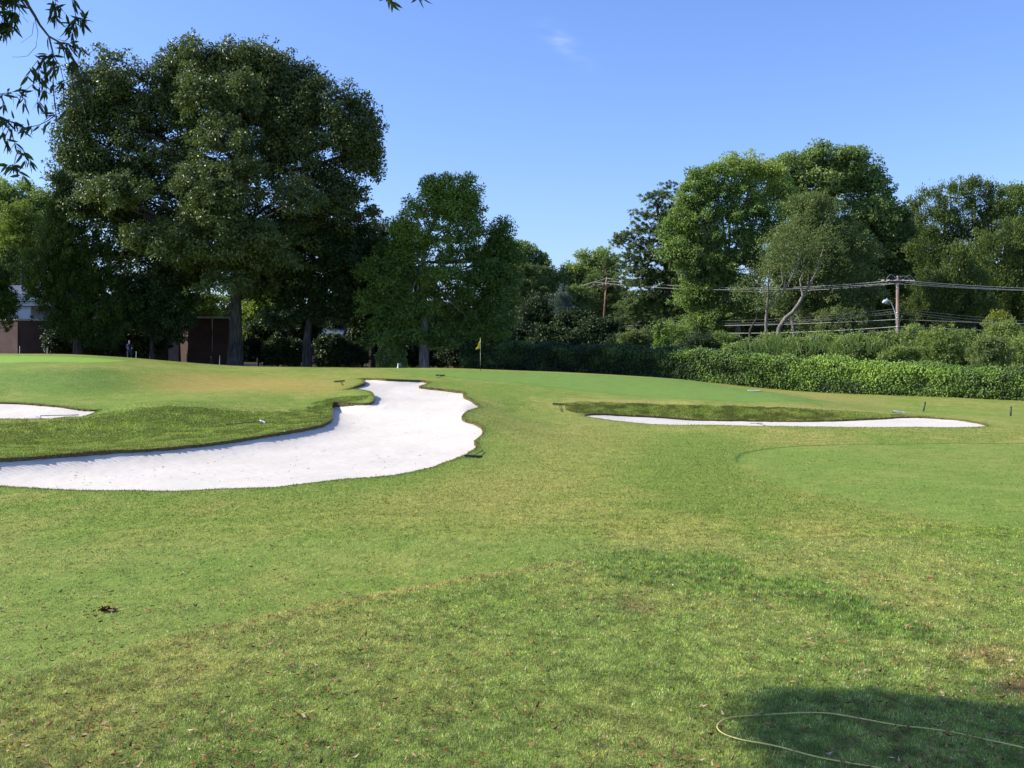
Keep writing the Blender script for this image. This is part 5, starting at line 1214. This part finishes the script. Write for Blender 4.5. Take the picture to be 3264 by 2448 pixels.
specs = [((473.5, 458), (486, 449.5), 'black bunker rake lying beside the near right edge of the large bunker', M_HEAD, M_HANDLE),
         ((558.5, 405.2), (559.3, 410.5), 'black bunker rake, handle towards the camera, just left of the right-hand bunker', M_HEAD, M_HANDLE),
         ((262.5, 423), (230.5, 425.5), 'grey headed bunker rake half sunk in the bank above the large bunker', M_ALU, M_HEAD),
         ((339.5, 382.2), (342.5, 385.6), 'small dark bunker rake on the grass beside the far left end of the large bunker', M_HEAD, M_HANDLE),
         ((756.5, 425.0), (795, 429.5), 'maroon headed bunker rake on the near lip of the right-hand bunker', M_RED, M_HANDLE),
         ((899.5, 413), (884, 416.3), 'grey headed bunker rake on the bank at the right end of the right bunker', M_ALU, M_HANDLE),
         ((440.3, 376.2), (432, 380.8), 'pale handled bunker rake on the slope at the far end of the large bunker', M_HEAD, M_ALU),
         ((38.5, 418.0), (66, 416.6), 'silvery bunker rake at the lip of the left-hand bunker', M_ALU, M_HEAD)]
protos = {}
for h_, e_, lab, hm, gm in specs:
    H = hits([h_])[0]; E = hits([e_])[0]
    if lab.startswith('silvery'): H = H + np.array([0, 0, .02])
    d = E - H; L_ = float(np.clip(np.linalg.norm(d), .9, 1.75))
    if 'handle towards' in lab: d = np.array([.05, -1.5, 0]); L_ = 1.2
    if 'far narrow end' in lab: d = np.array([.25, -1.2, 0]); L_ = 1.3
    yv = d / np.linalg.norm(d); E2 = H[:2] + yv[:2] * L_; ez = ground_z([E2[0]], [E2[1]])[0]
    yv = unit(np.array([yv[0], yv[1], (ez - H[2]) / L_])); e = .3
    nx = (ground_z([H[0] + e], [H[1]])[0] - ground_z([H[0] - e], [H[1]])[0]) / (2 * e); ny = (ground_z([H[0]], [H[1] + e])[0] - ground_z([H[0]], [H[1] - e])[0]) / (2 * e)
    zv = unit(np.array([-nx, -ny, 1.0])); zv = unit(zv - yv * zv.dot(yv)); xv = np.cross(yv, zv)
    key = (hm.name, gm.name)
    if key not in protos: protos[key] = make_rake(hm, gm, 1.6, .62); r_ = protos[key]
    else: r_ = copy_tree(protos[key])
    M = Matrix(((xv[0], yv[0], zv[0], H[0]), (xv[1], yv[1], zv[1], H[1]), (xv[2], yv[2], zv[2], H[2] + .02), (0, 0, 0, 1)))
    r_.matrix_world = M; r_['label'] = lab

# ------------------------------------------------------------------ stakes and small markers
M_GREENP = flat_mat('green_stake_paint', (0.022, 0.06, 0.042), 0.5, 0.35, 0, .2, 6)
for (u, v), (tu, tv), lab in (((923, 411.3), (925.2, 402.3), 'leaning dark green stake at the right end of the right-hand bunker'), ((1010.5, 416), (1011, 407.2), 'upright dark green stake near the right edge of the fairway')):
    b_ = hits([(u, v)])[0]; t_ = at(tu, tv, b_[1]); st = empty('marker_stake', tuple(b_), lab, 'stake', 'green marker stakes right of the bunker')
    mb = MB(); mb.tube([b_ - [0, 0, .1], t_], .045, 12); mb.build('post', M_GREENP, st, b_, True)
    mb = MB(); mb.tube([t_, t_ + [0, 0, .035]], [.05, .03], 12); mb.build('cap', M_GREENP, st, b_, True)
M_WHITEP = flat_mat('white_peg_paint', (0.6, 0.6, 0.58), .5, .3, 0, .1)
for (u, Y, hh, lab) in ((19.5, 77, .26, 'thin white peg on the crest of the left green, leftmost one'), (47, 77, .14, 'short white peg on the crest of the left green below the cedar'), (136, 78, .22, 'thin white peg at the right end of the left green'), (219.5, 79, .42, 'white peg just left of the tall oak trunk'), (210.8, 78, .30, 'dark peg left of the tall oak trunk')):
    x = (u - CU) / F * Y; b_ = np.array(gpos(x, Y)); pg = MB(); pg.tube([b_ - [0, 0, .1], b_ + [.02, 0, hh + .28]], .018, 6)
    pg.tube([b_ + [.02, 0, hh + .28], b_ + [.02, 0, hh + .31]], [.026, .012], 6)
    tag(pg.build('ground_peg', M_WHITEP if not lab.startswith('dark') else M_BLACK, None, b_), lab, 'peg', 'pegs along the back of the left green')
b_ = np.array(gpos((399 - CU) / F * 73.5, 73.5))
mk = empty('yardage_marker', tuple(b_), 'small white and grey folding marker standing on the crest of the middle green', 'marker')
mb = MB(); mb.quad(b_ + [-.16, -.05, 0], b_ + [-.02, -.12, 0], b_ + [.02, -.03, .34], b_ + [-.06, .02, .34]); mb.box(b_ + np.array([-.07, -.02, .17]), (.05, .18, .34), rz=.3, bevel=.01); mb.build('panel', M_WHITEP, mk, b_)
mb = MB(); mb.box(b_ + np.array([.08, 0, .17]), (.22, .05, .34), rz=.1, bevel=.01); mb.build('panel', flat_mat('marker_grey', (.12, .14, .15), .5, .3), mk, b_)
b_ = hits([(754, 391)])[0]
mb = MB(); mb.box(b_ + np.array([0, 0, .03]), (.75, .28, .05), rz=-.1, bevel=.015); tag(mb.build('ground_plate', M_WHITEP, None, b_), 'white flat plate lying on the grass at the back right of the green', 'plate')
b_ = np.array(gpos((1027 - CU) / F * 68.5, 68.5)); sg = empty('sign_post', tuple(b_), 'black sign on a post just behind the hedge at the right edge', 'sign')
mb = MB(); mb.tube([b_ - [0, 0, .1], np.array([b_[0], b_[1], zat(366, 68.5)])], .04, 8); mb.build('post', M_BLACK, sg, b_, True)
mb = MB(); mb.box((b_[0], b_[1] - .06, zat(365.5, 68.5)), (.62, .04, .64), bevel=.015); mb.build('panel', M_BLACK, sg, b_)
# a dark clump of dead leaves lying on the lawn
b_ = hits([(107.5, 611.5)])[0]
rs = np.random.default_rng(5); n = 60; P = b_ + rs.normal(0, 1, (n, 3)) * [.06, .035, .012] + [0, 0, .035]; A = unit(rs.normal(0, 1, (n, 3)) * [1, 1, .4]); Nn = unit(rs.normal(0, 1, (n, 3)) + [0, 0, .6])
o = mesh_np('leaf_clump', leaf_quads(P, A, Nn, rs.uniform(.05, .1, n), rs.uniform(.02, .04, n)), np.arange(n * 4).reshape(-1, 4), None, bpy.data.materials['fallen_leaf'], origin=b_, attrs={'tone': ('FLOAT', 'FACE', rs.uniform(0, .25, n))})
tag(o, 'dark clump of dead leaves on the short grass at the lower left', 'leaf clump')
b_ = hits([(518.5, 717)])[0] 
# ------------------------------------------------------------------ hose
hp = [(1180, 792), (1100, 771), (1024, 750.7), (990, 742), (958.8, 735), (930, 731.5), (901.5, 728.8), (863.7, 722), (826, 716.8), (780.7, 716.0), (750.6, 717.5), (728, 720.6), (717.4, 727.3), (722, 735), (741.5, 742.5), (774.7, 750), (811, 758.7), (863.7, 768), (940, 782), (1040, 800)]
H = hits(hp); H[:, 2] += .026
P = catmull(H, .05, closed=False); s_ = np.arange(len(P)) * .05; P[:, 2] += .008 * np.sin(s_ * 3.1) + .005 * np.sin(s_ * 7.3)
M_HOSE = flat_mat('hose_yellow', (0.60, 0.52, 0.16), 0.4, 0.45, 0, .12, 30)
mb = MB(); mb.tube(P, .007, 8); tag(mb.build('garden_hose', M_HOSE, None, P[0], True), 'thin yellow hose looping over the grass at the lower right', 'hose')

# ------------------------------------------------------------------ buildings at the left
M_BRICK = brick_material('brick_brown', (0.058, 0.030, 0.024), (0.080, 0.041, 0.031), (0.07, 0.058, 0.05))
M_BRICK2 = brick_material('brick_pink', (0.30, 0.13, 0.10), (0.35, 0.16, 0.12), (0.30, 0.25, 0.21))
M_CONC = flat_mat('coping_concrete', (0.34, 0.32, 0.29), .9, .1, 0, .2, 2)
M_WTRIM = flat_mat('white_trim', (0.46, 0.49, 0.52), .5, .3, 0, .05, 2)
M_SLATE = flat_mat('slate_roof', (0.085, 0.105, 0.14), .6, .3, 0, .25, 3)
M_GLASS = flat_mat('dark_window', (0.02, 0.025, 0.03), .1, .6, 0, .1, 1)
def wall_seg(mb, a, b, z0, z1, th=.35):
    a = np.array(a, float); b = np.array(b, float); d = unit(b - a); nrm = np.array([-d[1], d[0]]) * th
    p = [a, b, b + nrm, a + nrm]
    v = [(q[0], q[1], z0) for q in p] + [(q[0], q[1], z1) for q in p]
    mb.add(v, [(3, 2, 1, 0), (4, 5, 6, 7), (0, 1, 5, 4), (1, 2, 6, 5), (2, 3, 7, 6), (3, 0, 4, 7)])
def X(u, Y): return ((u - CU) / F * Y, Y)
o_ = np.array(gpos(*X(60, 95)))
bb = empty('brick_building', tuple(o_), 'long low brown brick building in the shade behind the cedar and the tall oak', 'building')
mb = MB(); wall_seg(mb, X(18.3, 92), X(179.5, 94), .5, 6.0); wall_seg(mb, X(-40, 99), X(17.6, 92), .5, 6.05); wall_seg(mb, X(180, 93.6), X(188.3, 90), .5, 6.1); wall_seg(mb, X(188.7, 89.9), X(229, 90.6), .5, 6.15); wall_seg(mb, X(229.4, 90.9), X(232, 101), .5, 6.1)
mb.build('wall', M_BRICK, bb, o_)
mb = MB(); wall_seg(mb, X(18.0, 91.9), X(179.6, 93.9), 6.0, 6.16, .5); wall_seg(mb, X(-40, 98.9), X(17.4, 91.9), 6.06, 6.2, .5); wall_seg(mb, X(180.2, 93.5), X(188.2, 89.85), 6.12, 6.27, .5); wall_seg(mb, X(188.9, 89.8), X(229.3, 90.5), 6.16, 6.31, .5); mb.build('coping', M_CONC, bb, o_)
mb = MB(); c = X(174, 93.7); mb.box((c[0], c[1] - .1, 3.0), (.95, .1, 2.1), bevel=.02); dr_ = mb.build('door', flat_mat('door_grey', (.25, .24, .23), .6, .2), bb, o_)
mb = MB(); mb.tube([(c[0] + .3, c[1] - .18, 2.9), (c[0] + .3, c[1] - .18, 3.05)], .03, 6); mb.build('handle', M_METAL, dr_, None)
mb = MB(); c = X(184, 89.2); mb.box((c[0], c[1] - .5, 1.95), (3.6, 1.0, .35), bevel=.03); mb.build('step', M_CONC, bb, o_)
mb = MB(); c = X(213, 90); mb.tube([(c[0], c[1] - .1, 1.0), (c[0], c[1] - .1, 6.1)], .06, 8); mb.build('downpipe', M_BLACK, bb, o_)
o_ = np.array(gpos(*X(20, 110)))
hs = empty('house', tuple(o_), 'white trimmed house with a dark slate roof at the far left edge', 'house')
x0, x1 = X(-30, 110)[0], X(66, 110)[0]
mb = MB(); wall_seg(mb, (x0, 110), (x1, 110), .5, 5.9, 8); mb.build('wall', M_BRICK2, hs, o_)
mb = MB(); wall_seg(mb, (x0 + .3, 109.6), (x1 - 3.6, 109.6), 5.95, 8.0, 8); mb.build('upper_wall', M_WTRIM, hs, o_)
mb = MB(); wall_seg(mb, (x0 - .4, 109.2), (x1 + .3, 109.2), 8.05, 8.5, 8.6); wall_seg(mb, (x0 - .6, 109.0), (x1 + .5, 109.0), 8.56, 8.95, 9.0); mb.build('fascia', M_WTRIM, hs, o_)
mb = MB(); v = []; nn = 8
for k in range(nn):
    t = k / (nn - 1); s_ = math.cos(t * math.pi / 2); z = 9.0 + 1.5 * math.sin(t * math.pi / 2)
    cx, cy = (x0 + x1) / 2, 113.4; hx, hy = (x1 - x0) / 2 * (.45 + .55 * s_), 4.2 * max(s_, .12)
    v += [(cx - hx, cy - hy, z), (cx + hx, cy - hy, z), (cx + hx, cy + hy, z), (cx - hx, cy + hy, z)]
q = [(4 * k + j, 4 * k + (j + 1) % 4, 4 * k + 4 + (j + 1) % 4, 4 * k + 4 + j) for k in range(nn - 1) for j in range(4)] + [(4 * nn - 4, 4 * nn - 3, 4 * nn - 2, 4 * nn - 1)]
mb.add(v, q); mb.build('roof', M_SLATE, hs, o_)
for u in (-4, 26):
    mb = MB(); c = X(u, 109.5); mb.box((c[0], c[1], 7.0), (1.1, .12, 1.5), bevel=.01); fr = mb.build('window', M_WTRIM, hs, o_)
    mb = MB(); mb.box((c[0], c[1] - .08, 7.0), (.9, .04, 1.3)); mb.build('pane', M_GLASS, fr, None)
def small_house(label, u0, u1, Y, vb, vt, vr, wallm, porch):
    z0, z1, z2 = zat(vb, Y) - 1.2, zat(vt, Y), zat(vr, Y); xa, xb = X(u0, Y)[0], X(u1, Y)[0]; o_ = np.array([(xa + xb) / 2, Y, z0])
    h = empty('house', tuple(o_), label, 'house')
    mb = MB(); wall_seg(mb, (xa, Y), (xb, Y), z0, z1, 6); mb.build('wall', wallm, h, o_)
    mb = MB(); e = .4; ym = Y + 3
    mb.add([(xa - e, Y - e, z1), (xb + e, Y - e, z1), (xb + e, Y + 6 + e, z1), (xa - e, Y + 6 + e, z1), (xa - e, ym, z2), (xb + e, ym, z2)], [(0, 1, 5, 4), (2, 3, 4, 5), (3, 2, 1, 0)], [(0, 4, 3), (1, 2, 5)]); mb.build('roof', M_SLATE if porch else M_CONC, h, o_)
    n = max(1, int((xb - xa) / 3))
    for k in range(n):
        cx = xa + (xb - xa) * (k + .5) / n; mb = MB(); mb.box((cx, Y - .03, (z0 + 1.2 + z1) / 2 + .2), (.95, .1, 1.2), bevel=.01); fr = mb.build('window', M_WTRIM, h, o_)
        mb = MB(); mb.box((cx, Y - .1, (z0 + 1.2 + z1) / 2 + .2), (.8, .04, 1.05)); mb.build('pane', M_GLASS, fr, None)
    if porch:
        mb = MB(); mb.box((xb + 1.6, Y - .6, z1 - .3), (3.6, 2.6, .18), bevel=.03); mb.build('porch_roof', M_WTRIM, h, o_)
        for q in (.1, 1.6, 3.1):
            mb = MB(); mb.box((xb + q, Y - 1.8, (z0 + z1 - .4) / 2), (.16, .16, z1 - .4 - z0), bevel=.02); mb.build('porch_post', M_WTRIM, h, o_)
small_house('pink brick house with a white porch glimpsed through the shade right of the forked trunk', 312, 338, 122, 352, 338, 328, M_BRICK2, True)

# ------------------------------------------------------------------ the person working in the shade
def person():
    Y = 86.0; x = (129.5 - CU) / F * Y; b = np.array(gpos(x, Y))
    root = empty('person', tuple(b), 'person in blue shirt and grey blue trousers bending forward behind the left green', 'person', rz=R(200))
    # skeleton: (x, y, z), facing -y locally, leaning forward
    J = {'pelvis': (0, .06, .92), 'waist': (0, .03, 1.05), 'chest': (0, -.06, 1.28), 'neck': (0, -.12, 1.46), 'head0': (0, -.15, 1.53), 'head1': (0, -.17, 1.62), 'head2': (0, -.165, 1.70),
         'lsh': (.17, -.08, 1.41), 'lel': (.23, -.20, 1.17), 'lwr': (.16, -.42, 1.06), 'lha': (.14, -.50, 1.03), 'rsh': (-.17, -.08, 1.41), 'rel': (-.24, -.18, 1.16), 'rwr': (-.14, -.40, 1.02), 'rha': (-.12, -.48, .99),
         'lhi': (.10, .05, .88), 'lkn': (.12, -.04, .49), 'lan': (.13, .05, .09), 'lto': (.14, -.11, .04), 'rhi': (-.10, .05, .88), 'rkn': (-.13, .0, .49), 'ran': (-.15, .10, .09), 'rto': (-.17, -.06, .04)}
    Rd = {'pelvis': .14, 'waist': .13, 'chest': .15, 'neck': .058, 'head0': .075, 'head1': .098, 'head2': .07, 'lsh': .07, 'lel': .046, 'lwr': .030, 'lha': .034, 'rsh': .07, 'rel': .046, 'rwr': .030, 'rha': .034, 'lhi': .095, 'lkn': .062, 'lan': .042, 'lto': .038, 'rhi': .095, 'rkn': .062, 'ran': .042, 'rto': .038}
    E = [('pelvis', 'waist'), ('waist', 'chest'), ('chest', 'neck'), ('neck', 'head0'), ('head0', 'head1'), ('head1', 'head2'), ('chest', 'lsh'), ('lsh', 'lel'), ('lel', 'lwr'), ('lwr', 'lha'), ('chest', 'rsh'), ('rsh', 'rel'), ('rel', 'rwr'), ('rwr', 'rha'),
         ('pelvis', 'lhi'), ('lhi', 'lkn'), ('lkn', 'lan'), ('lan', 'lto'), ('pelvis', 'rhi'), ('rhi', 'rkn'), ('rkn', 'ran'), ('ran', 'rto')]
    for s, sg in (('l', 1), ('r', -1)):
        w = np.array(J[s + 'ha'])
        for k, (dx, ln) in enumerate(((-.025, .075), (-.008, .085), (.010, .08), (.026, .065))):
            a, c_ = s + 'f%da' % k, s + 'f%db' % k
            J[a] = tuple(w + [dx, -.045, -.012]); J[c_] = tuple(w + [dx, -.045 - ln * .5, -.05]); Rd[a] = .0095; Rd[c_] = .008; E += [(s + 'ha', a), (a, c_)]
        J[s + 'th'] = tuple(w + [-.045 * sg, -.02, -.01]); Rd[s + 'th'] = .010; E.append((s + 'ha', s + 'th'))
    def skin(name, keys, edges, inflate, mat, parent):
        me = bpy.data.meshes.new(name); kk = list(keys); ix = {k: i for i, k in enumerate(kk)}
        me.from_pydata([J[k] for k in kk], [(ix[a], ix[c_]) for a, c_ in edges], [])
        me.materials.append(mat); o = bpy.data.objects.new(name, me); COL.objects.link(o); o.parent = parent
        md = o.modifiers.new('skin', 'SKIN'); md.use_smooth_shade = True
        if not me.skin_vertices: 
            bpy.context.view_layer.objects.active = o
        sv = me.skin_vertices[0].data if me.skin_vertices else None
        if sv is None: return o
        for k in kk:
            sv[ix[k]].radius = (Rd[k] * inflate,) * 2; sv[ix[k]].use_root = False
        root_k = 'pelvis' if 'pelvis' in ix else kk[0]; sv[ix[root_k]].use_root = True
        ss = o.modifiers.new('sub', 'SUBSURF'); ss.levels = 1; ss.render_levels = 2
        return o
    M_SKIN = flat_mat('skin_tone', (.45, .27, .19), .6, .3, 0, .05); M_SHIRT = flat_mat('blue_shirt', (.03, .065, .20), .8, .1, 0, .1); M_TROUS = flat_mat('grey_blue_trousers', (.08, .11, .17), .85, .1, 0, .1); M_HAIR = flat_mat('grey_hair', (.35, .34, .33), .8, .1, 0, .2)
    body = skin('body', J.keys(), E, .92, M_SKIN, root)
    upk = ['waist', 'chest', 'lsh', 'lel', 'rsh', 'rel', 'pelvis']; upe = [e for e in E if e[0] in upk and e[1] in upk]
    skin('shirt', upk, upe, 1.14, M_SHIRT, root)
    lk = ['pelvis', 'lhi', 'lkn', 'lan', 'rhi', 'rkn', 'ran']; skin('trousers', lk, [e for e in E if e[0] in lk and e[1] in lk], 1.22, M_TROUS, root)
    # face and hair as small shapes on the head
    mb = MB(); hc = np.array(J['head1']); nV = []
    th, ph = np.meshgrid(np.linspace(0, 2 * np.pi, 17)[:-1], np.linspace(0, 1.25, 7)); S = np.stack([np.cos(th) * np.sin(ph) * .098, np.sin(th) * np.sin(ph) * .115 + .012, np.cos(ph) * .115 + .012], -1).reshape(-1, 3) + hc
    q = [(r * 16 + j, r * 16 + (j + 1) % 16, r * 16 + 16 + (j + 1) % 16, r * 16 + 16 + j) for r in range(6) for j in range(16)]
    mb.add(S, q); mb.build('hair', M_HAIR, root, None, True)
    mb = MB(); mb.tube([hc + [0, -.085, .02], hc + [0, -.115, -.015], hc + [0, -.085, -.025]], [.008, .014, .008], 6)
    mb.tube([hc + [.095, .0, .01], hc + [.105, .01, -.02]], [.018, .012], 6); mb.tube([hc + [-.095, .0, .01], hc + [-.105, .01, -.02]], [.018, .012], 6); mb.build('ears_and_nose', M_SKIN, root, None, True)
    mb = MB(); mb.box(np.array(J['lto']) + [0, .07, -.01], (.10, .26, .08), bevel=.03); mb.build('shoe', M_BLACK, root); mb = MB(); mb.box(np.array(J['rto']) + [0, .07, -.01], (.10, .26, .08), bevel=.03); mb.build('shoe', M_BLACK, root)
person()
print('objects', len(bpy.data.objects))
